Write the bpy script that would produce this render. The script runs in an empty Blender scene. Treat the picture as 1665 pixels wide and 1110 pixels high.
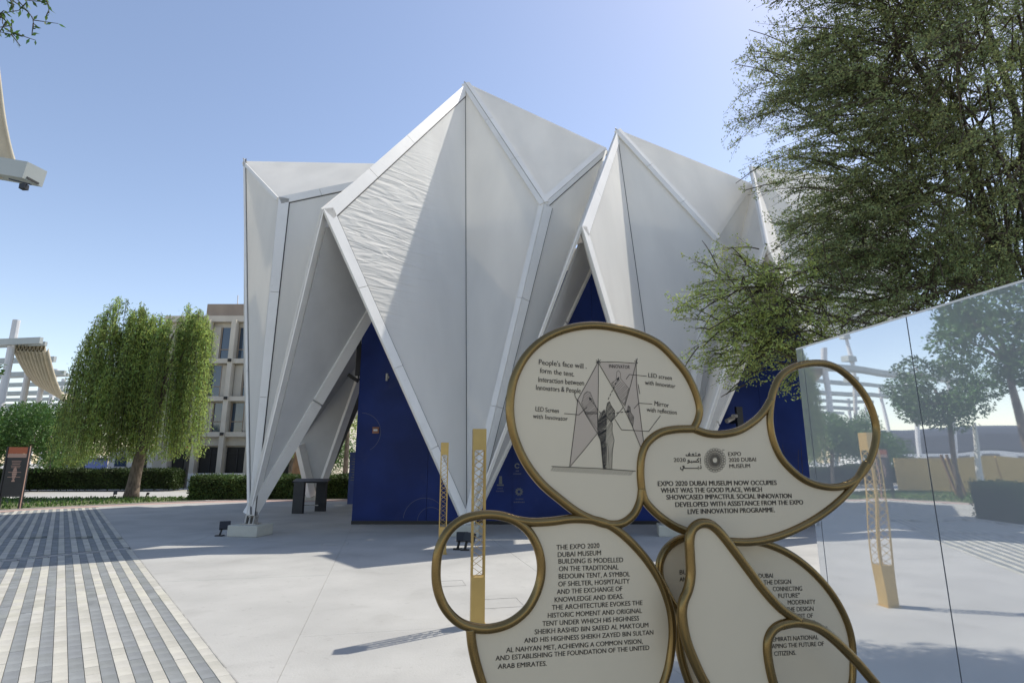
import bpy, bmesh, math, random
import numpy as np
from mathutils import Vector
from mathutils.geometry import tessellate_polygon

# ------------------------------------------------------------------ camera, world, sun
SC = bpy.context.scene
COL = SC.collection
FP, HC = 910.0, 1.6                      # focal length in photo pixels, eye height
TH = math.atan(195 / 910)                # pitch
cam = bpy.data.objects.new('camera', bpy.data.cameras.new('camera'))
COL.objects.link(cam)
cam.location = (0, 0, HC)
cam.rotation_euler = (math.pi / 2 + TH, 0, 0)
cam.data.sensor_width = 36
cam.data.lens = 36 * FP / 1665
cam.data.clip_start = 0.05
cam.data.clip_end = 3000
SC.camera = cam

SUN_AZ, SUN_EL = math.radians(54), math.radians(54.5)
SUN = Vector((math.sin(SUN_AZ) * math.cos(SUN_EL), math.cos(SUN_AZ) * math.cos(SUN_EL), math.sin(SUN_EL)))
world = bpy.data.worlds.new('World'); SC.world = world
world.use_nodes = True
wn = world.node_tree
bg = wn.nodes['Background']
sky = wn.nodes.new('ShaderNodeTexSky')
sky.sky_type = 'NISHITA'; sky.sun_disc = False
sky.sun_elevation = SUN_EL; sky.sun_rotation = SUN_AZ
sky.altitude = 0; sky.air_density = 0.95; sky.dust_density = 0.45; sky.ozone_density = 1.4
wb = wn.nodes.new('ShaderNodeMix'); wb.data_type = 'RGBA'; wb.blend_type = 'MULTIPLY'; wb.inputs[0].default_value = 1
wb.inputs[7].default_value = (1.12, 0.98, 0.90, 1)           # dusty desert air: a little less blue, as the photograph's white balance has it
wn.links.new(sky.outputs[0], wb.inputs[6]); wn.links.new(wb.outputs[2], bg.inputs[0])
bg.inputs[1].default_value = 0.15
sl = bpy.data.lights.new('sun', 'SUN'); sl.energy = 3.1; sl.angle = math.radians(0.53); sl.color = (1, 0.94, 0.84)
so = bpy.data.objects.new('sun', sl); COL.objects.link(so)
so.rotation_euler = SUN.to_track_quat('Z', 'Y').to_euler()
SC.view_settings.view_transform = 'Standard'
SC.view_settings.look = 'None'
SC.view_settings.gamma = 1
SC.view_settings.exposure = 0.60
SC.render.resolution_x, SC.render.resolution_y = 1024, 682

# ------------------------------------------------------------------ photo -> place
def ray(px, py):
    a, b = px - 832.5, 555 - py
    return Vector((a, FP * math.cos(TH) - b * math.sin(TH), FP * math.sin(TH) + b * math.cos(TH)))
def at(px, py, Y):
    r = ray(px, py); return r * (Y / r.y) + Vector((0, 0, HC))
def gr(px, py, z=0.0):
    r = ray(px, py); return r * ((z - HC) / r.z) + Vector((0, 0, HC))
MN = Vector((0.9882, 0.1530, 0)).normalized(); MD = 2.914   # the mirror wall's plane
def refl(p):
    return p - 2 * (p.dot(MN) - MD) * MN

# ------------------------------------------------------------------ materials
def mat(name, col, rough=0.6, metal=0.0, var=0.0, vscale=4.0, bump=0.0, bscale=60.0, spec=0.5, transl=0.0, dist=0.01, col2=None, detail=4.0, tint=False, coat=0.0, stretch=None):
    m = bpy.data.materials.new(name); m.use_nodes = True
    nt = m.node_tree; N = nt.nodes; L = nt.links
    b = N['Principled BSDF']; out = N['Material Output']
    b.inputs['Base Color'].default_value = (*col, 1)
    b.inputs['Roughness'].default_value = rough
    b.inputs['Metallic'].default_value = metal
    b.inputs['Specular IOR Level'].default_value = spec
    if coat: b.inputs['Coat Weight'].default_value = coat
    tc = N.new('ShaderNodeTexCoord'); src = tc.outputs['Object']
    if stretch:
        mp = N.new('ShaderNodeMapping'); mp.inputs['Scale'].default_value = stretch
        L.new(src, mp.inputs[0]); src = mp.outputs[0]
    csock = None
    if var or col2:
        n = N.new('ShaderNodeTexNoise'); n.inputs['Scale'].default_value = vscale; n.inputs['Detail'].default_value = detail
        L.new(src, n.inputs['Vector'])
        r = N.new('ShaderNodeValToRGB')
        c2 = col2 if col2 else tuple(c * (1 - var) for c in col)
        c1 = col if col2 else tuple(min(1, c * (1 + var)) for c in col)
        r.color_ramp.elements[0].color = (*c2, 1); r.color_ramp.elements[1].color = (*c1, 1)
        r.color_ramp.elements[0].position = 0.36; r.color_ramp.elements[1].position = 0.64
        L.new(n.outputs['Fac'], r.inputs[0]); csock = r.outputs[0]
    if tint:
        at_ = N.new('ShaderNodeAttribute'); at_.attribute_name = 'tint'
        mx = N.new('ShaderNodeMix'); mx.data_type = 'RGBA'; mx.blend_type = 'MULTIPLY'; mx.inputs[0].default_value = 1
        if csock: L.new(csock, mx.inputs[6])
        else: mx.inputs[6].default_value = (*col, 1)
        L.new(at_.outputs['Color'], mx.inputs[7]); csock = mx.outputs[2]
    if csock: L.new(csock, b.inputs['Base Color'])
    if bump:
        n2 = N.new('ShaderNodeTexNoise'); n2.inputs['Scale'].default_value = bscale; n2.inputs['Detail'].default_value = 5
        L.new(src, n2.inputs['Vector'])
        bp = N.new('ShaderNodeBump'); bp.inputs['Strength'].default_value = bump; bp.inputs['Distance'].default_value = dist
        L.new(n2.outputs['Fac'], bp.inputs['Height']); L.new(bp.outputs[0], b.inputs['Normal'])
    if transl:
        t = N.new('ShaderNodeBsdfTranslucent'); t.inputs[0].default_value = (*col, 1)
        if csock: L.new(csock, t.inputs[0])
        ms = N.new('ShaderNodeMixShader'); ms.inputs[0].default_value = transl
        L.new(b.outputs[0], ms.inputs[1]); L.new(t.outputs[0], ms.inputs[2]); L.new(ms.outputs[0], out.inputs[0])
    return m

M = dict(
    slab=mat('light_concrete', (0.40, 0.395, 0.37), 0.85, var=0.085, vscale=0.8, bump=0.25, bscale=45, detail=12),
    ground=mat('far_ground', (0.40, 0.385, 0.35), 0.9, var=0.08, vscale=0.3, bump=0.2, bscale=20),
    joint=mat('joint_mortar', (0.35, 0.34, 0.315), 0.95, var=0.15, vscale=8),
    pav_w=mat('cream_paver', (0.475, 0.46, 0.40), 0.85, var=0.07, vscale=6, bump=0.5, bscale=120, detail=8, tint=True),
    pav_g=mat('grey_paver', (0.225, 0.238, 0.236), 0.85, var=0.12, vscale=6, bump=0.5, bscale=120, detail=8, tint=True),
    pink=mat('pink_paving', (0.44, 0.32, 0.28), 0.85, var=0.10, vscale=3, bump=0.3),
    road=mat('pale_road', (0.42, 0.41, 0.39), 0.85, var=0.06, vscale=0.7, bump=0.2, bscale=30),
    grass=mat('grass', (0.085, 0.16, 0.035), 0.9, var=0.35, vscale=5, tint=True, transl=0.2),
    soil=mat('soil', (0.12, 0.13, 0.06), 0.95, var=0.3, vscale=5),
    brick_red=mat('terracotta', (0.33, 0.16, 0.10), 0.85, var=0.2, vscale=4),
    memb=None,
    trim=mat('white_trim', (0.80, 0.78, 0.73), 0.42, var=0.035, vscale=1.2, bump=0.05, bscale=3, spec=0.4),
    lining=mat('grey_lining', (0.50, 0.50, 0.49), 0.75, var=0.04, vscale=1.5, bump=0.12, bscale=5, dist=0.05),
    dark=mat('dark_gasket', (0.06, 0.06, 0.06), 0.8),
    blockc=mat('footing_paint', (0.50, 0.49, 0.42), 0.7, var=0.08, vscale=3, bump=0.1),
    steel=mat('dusty_steel', (0.42, 0.40, 0.36), 0.5, var=0.2, vscale=9, metal=0.3),
    blue=mat('navy_vinyl', (0.012, 0.030, 0.150), 0.45, var=0.22, vscale=0.8, bump=0.10, bscale=2.2, dist=0.06, spec=0.2),
    blue2=mat('blue_board', (0.03, 0.06, 0.22), 0.5, var=0.1),
    black=mat('black_powdercoat', (0.018, 0.019, 0.022), 0.45, var=0.15),
    blackm=mat('black_plastic', (0.012, 0.012, 0.014), 0.35),
    gold=mat('gold_paint', (0.48, 0.33, 0.11), 0.42, metal=0.35, var=0.08, vscale=3, bump=0.05, bscale=30),
    tube=None, plate=mat('beige_panel', (0.66, 0.565, 0.405), 0.45, var=0.02, vscale=2.5, spec=0.35),
    ink=mat('sign_ink', (0.022, 0.016, 0.010), 0.5),
    wash=mat('sign_pink_wash', (0.50, 0.405, 0.305), 0.5),
    mirror=None,
    stone=mat('beige_cladding', (0.60, 0.54, 0.45), 0.8, var=0.06, vscale=0.8, bump=0.15),
    stone2=mat('beige_cladding_panel', (0.55, 0.50, 0.42), 0.8, var=0.06, vscale=0.9, bump=0.15),
    brown=mat('brown_parapet', (0.32, 0.25, 0.19), 0.7, var=0.1, vscale=1),
    glass=mat('window_glass', (0.03, 0.055, 0.09), 0.06, spec=1.0),
    recess=mat('dark_recess', (0.03, 0.028, 0.025), 0.8),
    wsteel=mat('white_steel', (0.60, 0.60, 0.60), 0.45, var=0.04, vscale=1),
    beam=mat('grey_beam', (0.40, 0.43, 0.41), 0.5, var=0.05, vscale=1),
    sail=mat('cream_fabric', (0.60, 0.54, 0.41), 0.8, var=0.06, vscale=2, bump=0.2, bscale=8, dist=0.03, transl=0.25),
    yellow=mat('yellow_wall', (0.66, 0.46, 0.17), 0.85, var=0.05, vscale=1),
    orange=mat('orange_panel', (0.42, 0.11, 0.045), 0.5), pinkp=mat('pink_panel', (0.45, 0.28, 0.22), 0.5),
    bark=mat('bark', (0.15, 0.115, 0.085), 0.9, var=0.35, vscale=14, bump=0.8, bscale=30, dist=0.02, stretch=(1, 1, 0.3)),
    bark2=mat('dark_bark', (0.055, 0.045, 0.035), 0.9, var=0.35, vscale=14, bump=0.8, bscale=30, dist=0.02, stretch=(1, 1, 0.3)),
    twig=mat('twig', (0.07, 0.055, 0.035), 0.9),
    leaf_big=mat('ghaf_leaf', (0.27, 0.32, 0.15), 0.6, tint=True, transl=0.5, spec=0.3),
    leaf_wil=mat('weeping_leaf', (0.32, 0.41, 0.13), 0.6, tint=True, transl=0.5, spec=0.3),
    leaf_dark=mat('round_tree_leaf', (0.075, 0.15, 0.035), 0.55, tint=True, transl=0.3, spec=0.4),
    leaf_hedge=mat('hedge_leaf', (0.065, 0.105, 0.028), 0.6, tint=True, transl=0.2, spec=0.3),
    leaf_near=mat('near_leaf', (0.09, 0.17, 0.035), 0.45, tint=True, transl=0.35, spec=0.5),
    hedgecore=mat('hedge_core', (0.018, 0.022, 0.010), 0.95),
    whitec=mat('white_paint', (0.7, 0.7, 0.68), 0.6, var=0.03),
    bluec=mat('blue_container', (0.05, 0.08, 0.22), 0.5, var=0.1),
    roofd=mat('dark_metal_roof', (0.07, 0.075, 0.085), 0.5, var=0.1),
    emb=mat('emblem_grey', (0.16, 0.17, 0.17), 0.5), emb2=mat('emblem_blue', (0.09, 0.10, 0.17), 0.5),
    red=mat('red_band', (0.35, 0.05, 0.03), 0.5), amber=mat('amber_label', (0.40, 0.22, 0.12), 0.5),
    wood=mat('timber', (0.22, 0.13, 0.07), 0.8, var=0.2),
)
def stains(m, amt=0.14, sc=5.0, lo=0.60, hi=0.72):
    nt = m.node_tree; N = nt.nodes; L = nt.links; b = N['Principled BSDF']
    src = b.inputs['Base Color'].links[0].from_socket
    tc = N.new('ShaderNodeTexCoord'); total = src
    for k, (s_, a_) in enumerate(((sc, amt), (sc * 9, amt * 1.6))):
        n = N.new('ShaderNodeTexNoise'); n.inputs['Scale'].default_value = s_; n.inputs['Detail'].default_value = 6; n.inputs['Distortion'].default_value = .6
        L.new(tc.outputs['Object'], n.inputs['Vector'])
        r = N.new('ShaderNodeMapRange'); r.inputs[1].default_value = lo + .05 * k; r.inputs[2].default_value = hi + .05 * k; r.inputs[3].default_value = 0; r.inputs[4].default_value = a_
        L.new(n.outputs['Fac'], r.inputs[0])
        mx = N.new('ShaderNodeMix'); mx.data_type = 'RGBA'; mx.blend_type = 'MIX'; mx.inputs[7].default_value = (.20, .19, .17, 1)
        L.new(r.outputs[0], mx.inputs[0]); L.new(total, mx.inputs[6]); total = mx.outputs[2]
    L.new(total, b.inputs['Base Color'])
stains(M['slab'], .22, 1.3, .56, .74); stains(M['pav_w'], .2, 3.5); stains(M['pav_g'], .2, 3.5); stains(M['trim'], .12, 1.2, .58, .75); stains(M['blue'], .05, 1.5)
# tent membrane: matt woven coated fabric, a little light comes through it, fine wrinkles in the cloth
def membrane():
    m = mat('membrane_fabric', (0.84, 0.82, 0.765), 0.62, var=0.03, vscale=0.9, spec=0.3, transl=0.33, stretch=(1.8, 1.8, .3))
    nt = m.node_tree; N = nt.nodes; L = nt.links; b = N['Principled BSDF']
    at_ = N.new('ShaderNodeAttribute'); at_.attribute_name = 'wrinkle'
    tc = N.new('ShaderNodeTexCoord')
    mp = N.new('ShaderNodeMapping'); mp.inputs['Rotation'].default_value = (0, math.radians(28), 0); mp.inputs['Scale'].default_value = (0.55, 0.9, 4.6)
    n = N.new('ShaderNodeTexNoise'); n.inputs['Scale'].default_value = 1.25; n.inputs['Detail'].default_value = 2.5; n.inputs['Distortion'].default_value = 1.2
    L.new(tc.outputs['Object'], mp.inputs[0]); L.new(mp.outputs[0], n.inputs['Vector'])
    mu = N.new('ShaderNodeMath'); mu.operation = 'MULTIPLY'
    L.new(n.outputs['Fac'], mu.inputs[0]); L.new(at_.outputs['Fac'], mu.inputs[1])
    bp = N.new('ShaderNodeBump'); bp.inputs['Strength'].default_value = 1; bp.inputs['Distance'].default_value = 0.062
    L.new(mu.outputs[0], bp.inputs['Height'])
    n3 = N.new('ShaderNodeTexNoise'); n3.inputs['Scale'].default_value = 0.6; L.new(tc.outputs['Object'], n3.inputs['Vector'])
    bp2 = N.new('ShaderNodeBump'); bp2.inputs['Strength'].default_value = 0.5; bp2.inputs['Distance'].default_value = 0.04
    L.new(n3.outputs['Fac'], bp2.inputs['Height']); L.new(bp2.outputs[0], bp.inputs['Normal'])
    L.new(bp.outputs[0], b.inputs['Normal'])
    return m
M['memb'] = membrane()
def tube_mat():
    m = mat('brushed_brass_paint', (0.215, 0.145, 0.055), 0.27, metal=0.8, var=0.12, vscale=7, bump=0.05, bscale=25)
    return m
M['tube'] = tube_mat()
def mirror_mat():
    m = bpy.data.materials.new('mirror_cladding'); m.use_nodes = True
    nt = m.node_tree; N = nt.nodes; L = nt.links; b = N['Principled BSDF']; out = N['Material Output']
    b.inputs['Base Color'].default_value = (0.96, 0.97, 0.98, 1); b.inputs['Metallic'].default_value = 1; b.inputs['Roughness'].default_value = 0.015
    tc = N.new('ShaderNodeTexCoord'); n = N.new('ShaderNodeTexNoise'); n.inputs['Scale'].default_value = 1.4; n.inputs['Detail'].default_value = 1
    L.new(tc.outputs['Object'], n.inputs['Vector'])
    bp = N.new('ShaderNodeBump'); bp.inputs['Strength'].default_value = 0.3; bp.inputs['Distance'].default_value = 0.012
    L.new(n.outputs['Fac'], bp.inputs['Height']); L.new(bp.outputs[0], b.inputs['Normal'])
    d = N.new('ShaderNodeBsdfDiffuse'); d.inputs[0].default_value = (0.80, 0.84, 0.88, 1)
    ms = N.new('ShaderNodeMixShader'); ms.inputs[0].default_value = 0.28
    L.new(b.outputs[0], ms.inputs[1]); L.new(d.outputs[0], ms.inputs[2]); L.new(ms.outputs[0], out.inputs[0])
    return m
M['mirror'] = mirror_mat()

# ------------------------------------------------------------------ object helpers
def tag(o, label=None, cat=None, group=None, kind=None):
    if label: o['label'] = label
    if cat: o['category'] = cat
    if group: o['group'] = group
    if kind: o['kind'] = kind
    return o
def empty(name, loc=(0, 0, 0), label=None, cat=None, group=None):
    o = bpy.data.objects.new(name, None); COL.objects.link(o); o.location = loc
    o.empty_display_size = 0.3
    return tag(o, label, cat, group)
def link(name, me, m, parent=None):
    o = bpy.data.objects.new(name, me); COL.objects.link(o)
    if m: me.materials.append(m)
    if parent:
        o.parent = parent
        if parent.type == 'EMPTY' or True:
            w = wloc(parent); o.location = -w
    return o
def wloc(o):
    v = Vector((0, 0, 0))
    while o: v = v + o.location; o = o.parent
    return v

class MB:
    """collects geometry in world coordinates, builds ONE mesh object"""
    def __init__(s): s.v = []; s.f = []; s.smooth = False
    def add(s, vs, fs):
        k = len(s.v); s.v += [tuple(x) for x in vs]; s.f += [tuple(i + k for i in f) for f in fs]
    def box(s, c, size, rz=0.0, rx=0.0):
        c = Vector(c); hx, hy, hz = size[0] / 2, size[1] / 2, size[2] / 2
        vs = []
        for x, y, z in ((-1,-1,-1),(1,-1,-1),(1,1,-1),(-1,1,-1),(-1,-1,1),(1,-1,1),(1,1,1),(-1,1,1)):
            p = Vector((x * hx, y * hy, z * hz))
            if rx: p = Vector((p.x, p.y * math.cos(rx) - p.z * math.sin(rx), p.y * math.sin(rx) + p.z * math.cos(rx)))
            if rz: p = Vector((p.x * math.cos(rz) - p.y * math.sin(rz), p.x * math.sin(rz) + p.y * math.cos(rz), p.z))
            vs.append(c + p)
        s.add(vs, [(3,2,1,0),(4,5,6,7),(0,1,5,4),(1,2,6,5),(2,3,7,6),(3,0,4,7)])
    def bar(s, a, b, w, d, up=Vector((0, 0, 1))):
        a, b = Vector(a), Vector(b); t = (b - a).normalized()
        x = t.cross(up)
        if x.length < 1e-4: x = t.cross(Vector((0, 1, 0)))
        x.normalize(); y = x.cross(t).normalized()
        vs = []
        for p in (a, b):
            for i, j in ((-1,-1),(1,-1),(1,1),(-1,1)): vs.append(p + x * i * w / 2 + y * j * d / 2)
        s.add(vs, [(0,1,2,3),(7,6,5,4),(0,4,5,1),(1,5,6,2),(2,6,7,3),(3,7,4,0)])
    def prism(s, poly, off):
        """polygon (list of points) given thickness by the vector off"""
        poly = [Vector(p) for p in poly]; n = len(poly); off = Vector(off)
        k = len(s.v)
        s.v += [tuple(p) for p in poly] + [tuple(p + off) for p in poly]
        tris = tessellate_polygon([poly])
        for t in tris:
            s.f.append(tuple(k + i for i in t)); s.f.append(tuple(k + n + i for i in reversed(t)))
        for i in range(n):
            j = (i + 1) % n; s.f.append((k + i, k + j, k + n + j, k + n + i))
    def tube(s, pts, r, n=8, closed=False, cap=True):
        pts = [Vector(p) for p in pts]; m = len(pts)
        rr = r if isinstance(r, (list, tuple)) else [r] * m
        k = len(s.v); prev = None
        for i, p in enumerate(pts):
            if closed: t = pts[(i + 1) % m] - pts[i - 1]
            else: t = pts[min(i + 1, m - 1)] - pts[max(i - 1, 0)]
            t.normalize()
            if prev is None:
                x = t.cross(Vector((0, 0, 1)));
                if x.length < .1: x = t.cross(Vector((0, 1, 0)))
            else: x = prev - t * prev.dot(t)
            x.normalize(); prev = x; y = t.cross(x)
            for j in range(n):
                a = 2 * math.pi * j / n; s.v.append(tuple(p + (x * math.cos(a) + y * math.sin(a)) * rr[i]))
        for i in range(m if closed else m - 1):
            i2 = (i + 1) % m
            for j in range(n):
                j2 = (j + 1) % n; s.f.append((k + i * n + j, k + i * n + j2, k + i2 * n + j2, k + i2 * n + j))
        if cap and not closed:
            s.f.append(tuple(k + j for j in reversed(range(n)))); s.f.append(tuple(k + (m - 1) * n + j for j in range(n)))
    def build(s, name, m, parent=None, smooth=False, fix=True):
        me = bpy.data.meshes.new(name); me.from_pydata(s.v, [], s.f)
        if fix:
            b = bmesh.new(); b.from_mesh(me); bmesh.ops.recalc_face_normals(b, faces=b.faces); b.to_mesh(me); b.free()
        if smooth: me.shade_smooth()
        return link(name, me, m, parent)

def spline(pts, n=8, closed=False):
    P_ = [Vector(p) for p in pts]; m = len(P_); out = []
    for i in range(m if closed else m - 1):
        if closed: p0, p1, p2, p3 = P_[i - 1], P_[i], P_[(i + 1) % m], P_[(i + 2) % m]
        else: p0, p1, p2, p3 = P_[max(i - 1, 0)], P_[i], P_[i + 1], P_[min(i + 2, m - 1)]
        for j in range(n):
            t = j / n
            out.append(0.5 * ((2 * p1) + (p2 - p0) * t + (2 * p0 - 5 * p1 + 4 * p2 - p3) * t * t + (-p0 + 3 * p1 - 3 * p2 + p3) * t ** 3))
    if not closed: out.append(P_[-1])
    return out

def add_tint(me, cols, per):
    """per-face-block colour variation"""
    ca = me.color_attributes.new('tint', 'FLOAT_COLOR', 'POINT')
    c = np.repeat(np.concatenate([cols, np.ones((len(cols), 1))], 1), per, axis=0).astype(np.float32)
    ca.data.foreach_set('color', c.ravel())

def leaves(name, C, D, length, width, m, parent, rng, tintv=0.25, hue=0.15, kind=None, base=None):
    """C centres, D directions -> one mesh of small diamond leaves"""
    n = len(C)
    D = D / (np.linalg.norm(D, axis=1, keepdims=True) + 1e-9)
    R = rng.normal(size=(n, 3)); S_ = np.cross(D, R); S_ /= (np.linalg.norm(S_, axis=1, keepdims=True) + 1e-9)
    l = length * rng.uniform(.65, 1.3, (n, 1)); w = width * rng.uniform(.7, 1.25, (n, 1))
    V = np.empty((n, 4, 3), np.float32)
    V[:, 0] = C; V[:, 1] = C + D * l * .45 + S_ * w * .5; V[:, 2] = C + D * l; V[:, 3] = C + D * l * .45 - S_ * w * .5
    if parent is not None: V -= np.array(wloc(parent), np.float32)
    me = bpy.data.meshes.new(name)
    me.vertices.add(n * 4); me.vertices.foreach_set('co', V.ravel())
    me.loops.add(n * 4); me.loops.foreach_set('vertex_index', np.arange(n * 4, dtype=np.int32))
    me.polygons.add(n); me.polygons.foreach_set('loop_start', np.arange(0, n * 4, 4, dtype=np.int32)); me.polygons.foreach_set('loop_total', np.full(n, 4, np.int32))
    me.update()
    b = rng.uniform(1 - tintv, 1 + tintv, (n, 1)); h = rng.uniform(-hue, hue, (n, 1))
    cols = np.concatenate([b * (1 + h), b, b * (1 - h)], 1)
    if base is not None: cols = cols * base
    add_tint(me, cols, 4)
    o = bpy.data.objects.new(name, me); COL.objects.link(o); me.materials.append(m)
    if parent is not None: o.parent = parent
    if kind: o['kind'] = kind
    return o

def rods(name, A, B, ra, rb, m, parent, n=3):
    """many thin tapered twigs in one mesh"""
    A = np.asarray(A, float); B = np.asarray(B, float); k = len(A)
    T = B - A; T /= (np.linalg.norm(T, axis=1, keepdims=True) + 1e-9)
    U = np.cross(T, np.array([.3, .2, .93])); U /= (np.linalg.norm(U, axis=1, keepdims=True) + 1e-9); W = np.cross(T, U)
    ra = np.asarray(ra, float).reshape(-1, 1) * np.ones((k, 1)); rb = np.asarray(rb, float).reshape(-1, 1) * np.ones((k, 1))
    V = np.empty((k, 2 * n, 3), np.float32)
    for j in range(n):
        a = 2 * math.pi * j / n
        V[:, j] = A + (U * math.cos(a) + W * math.sin(a)) * ra; V[:, n + j] = B + (U * math.cos(a) + W * math.sin(a)) * rb
    if parent is not None: V -= np.array(wloc(parent), np.float32)
    idx = []
    for j in range(n): j2 = (j + 1) % n; idx += [j, j2, n + j2, n + j]
    I = (np.arange(k)[:, None] * (2 * n) + np.array(idx)[None]).astype(np.int32)
    me = bpy.data.meshes.new(name); me.vertices.add(k * 2 * n); me.vertices.foreach_set('co', V.ravel())
    me.loops.add(I.size); me.loops.foreach_set('vertex_index', I.ravel())
    me.polygons.add(k * n); me.polygons.foreach_set('loop_start', np.arange(0, I.size, 4, dtype=np.int32)); me.polygons.foreach_set('loop_total', np.full(k * n, 4, np.int32))
    me.update(); me.materials.append(m)
    o = bpy.data.objects.new(name, me); COL.objects.link(o)
    if parent is not None: o.parent = parent
    return o

def clip(poly, p, n):
    """keep the side of the 2D line through p where (x-p).n >= 0"""
    out = []
    for i in range(len(poly)):
        a, b = poly[i], poly[(i + 1) % len(poly)]
        da = (a[0] - p[0]) * n[0] + (a[1] - p[1]) * n[1]; db = (b[0] - p[0]) * n[0] + (b[1] - p[1]) * n[1]
        if da >= 0: out.append(a)
        if (da > 0) != (db > 0) and abs(da - db) > 1e-9:
            t = da / (da - db); out.append((a[0] + (b[0] - a[0]) * t, a[1] + (b[1] - a[1]) * t))
    return out

# ================================================================== GROUND
ARC = [gr(-900, 905), gr(-500, 868), gr(-200, 842), gr(0, 830), gr(120, 823.5), gr(279, 816.5), gr(385, 813.5), gr(560, 812), gr(760, 811), gr(1000, 811)]
arcs = spline(ARC, 6)
def arc_y(x):
    for i in range(len(arcs) - 1):
        a, b = arcs[i], arcs[i + 1]
        if a.x <= x <= b.x: return a.y + (b.y - a.y) * (x - a.x) / (b.x - a.x)
    return arcs[0].y if x < arcs[0].x else arcs[-1].y

mb = MB(); mb.box((0, 150, -0.16), (900, 700, 0.1)); tag(mb.build('ground', M['ground']), kind='structure')
# bed under pavers and slabs (seen only in the joints)
mb = MB(); mb.prism([(p.x, p.y, -0.05) for p in arcs] + [(25, -14, -0.05), (-30, -14, -0.05), (-45, -5, -0.05)], (0, 0, -0.055)); tag(mb.build('plaza_bed', M['joint']), kind='structure')
plaza = empty('plaza', (0, 8, 0)); plaza['kind'] = 'structure'
E1, E2 = gr(387, 1110), gr(160, 824)
SD = (E2 - E1).normalized(); SN = Vector((-SD.y, SD.x, 0))       # along the stripes; towards the left of them
if SN.x > 0: SN = -SN
# slabs of the plaza
ang = math.radians(12.7); ux = Vector((math.cos(ang), math.sin(ang))); uy = Vector((-math.sin(ang), math.cos(ang)))
rs = random.Random(3)
org = Vector((-2.04 + .05, 5.69))
slabs_mesh = {}
for i in range(-14, 8):
    for j in range(-6, 9):
        S_ = 3.0; g = 0.0017
        c = [org + ux * (i * S_ + g) + uy * (j * S_ + g), org + ux * ((i + 1) * S_ - g) + uy * (j * S_ + g), org + ux * ((i + 1) * S_ - g) + uy * ((j + 1) * S_ - g), org + ux * (i * S_ + g) + uy * ((j + 1) * S_ - g)]
        poly = [(p.x, p.y) for p in c]
        poly = clip(poly, (E1.x + .006, E1.y), (-SN.x, -SN.y))
        # stay in front of the far kerb (piecewise by the arc's chords) and behind the camera line
        if not poly: continue
        for k in range(0, len(arcs) - 1, 6):
            a, b = arcs[k], arcs[min(k + 6, len(arcs) - 1)]
            if all((p[0] < a.x - 3 or p[0] > b.x + 3) for p in poly): continue
            n_ = (b.y - a.y, -(b.x - a.x)); poly = clip(poly, (a.x, a.y), n_)
            if not poly: break
        poly = clip(poly, (0, -9), (0, 1)) if poly else poly
        if len(poly) < 3: continue
        mb = MB(); z = rs.uniform(-.0012, .0012)
        mb.prism([(x, y, z) for x, y in poly], (0, 0, -0.045)); mb.build('slab', M['slab'], plaza)
for px, py, w, d in ((812, 980, .5, .42), (733, 948, .36, .34), (980, 905, .6, .4), (545, 884, .5, .3)):
    c = gr(px, py); mb = MB(); t = .008; rz = ang
    for sx, sy, ww, dd in ((0, -1, w, t), (0, 1, w, t), (-1, 0, t, d), (1, 0, t, d)):
        o_ = Vector((sx * w / 2 * math.cos(rz) - sy * d / 2 * math.sin(rz), sx * w / 2 * math.sin(rz) + sy * d / 2 * math.cos(rz), .0)); mb.box(c + o_, (ww + t * .9 * (sx == 0), dd, .006 + .001 * (sx == 0)), rz=rz)
    mb.build('cover_frame', M['joint'], plaza)
# striped paving: rows of small pavers running along SD
paving = empty('striped_paving', (-7, 9, 0)); paving['kind'] = 'structure'
X0, X1 = gr(208.5, 891), gr(0, 911)
bandn = Vector((-(X1 - X0).y, (X1 - X0).x, 0)).normalized()
W_, Lp, g = 0.0985, 0.20, 0.0016
cands = []; far = {0: [], 1: []}
rs = random.Random(5)
for r in range(0, 150):
    white = 1 if r % 2 == 0 else 0
    s0 = r * W_ * 1.0; j0 = rs.uniform(0, Lp)
    for k in range(-45, 96):
        a = E1 + SN * (s0 + W_ / 2) + SD * (k * Lp + j0)
        if a.y > 12.5 or a.x < -11: continue
        if abs((a - X0).dot(bandn)) < .17: continue
        vis = a.y > 4.2 and abs(a.x / a.y) < .94
        cands.append((0 if vis else 1, a.length, a, white))
cands.sort(key=lambda t: (t[0], t[1]))
def paver_geo(a, w, l, z, jx=0):
    c = a + SN * jx; h = SN * (w / 2 - g); d = SD * (l / 2 - g); up = Vector((0, 0, 1))
    ch = .93
    b = [c - h - d, c + h - d, c + h + d, c - h + d]
    t = [c + (-h - d) * .975, c + (h - d) * .975, c + (h + d) * .975, c + (-h + d) * .975]
    return [p + up * (z - .045) for p in b] + [p + up * (z - .003) for p in b] + [p + up * z for p in t]
PF = [(0,1,5,4),(1,2,6,5),(2,3,7,6),(3,0,4,7),(4,5,9,8),(5,6,10,9),(6,7,11,10),(7,4,8,11),(8,9,10,11)]
pm = []
for wtype in (0, 1):
    for q in range(4):
        me = bpy.data.meshes.new('paver'); vs = paver_geo(Vector((0, 0, 0)), W_, Lp, 0)
        me.from_pydata([tuple(v) for v in vs], [], PF); me.materials.append(M['pav_w'] if wtype else M['pav_g'])
        b = rs.uniform(.88, 1.1); add_tint(me, np.array([[b, b, b * rs.uniform(.96, 1.03)]]), 12); pm.append(me)
for _, _, a, white in cands[:290]:
    o = bpy.data.objects.new('paver', pm[white * 4 + rs.randrange(4)]); COL.objects.link(o); o.parent = paving
    o.location = a - paving.location + Vector((0, 0, rs.uniform(-.002, .0015)))
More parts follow.
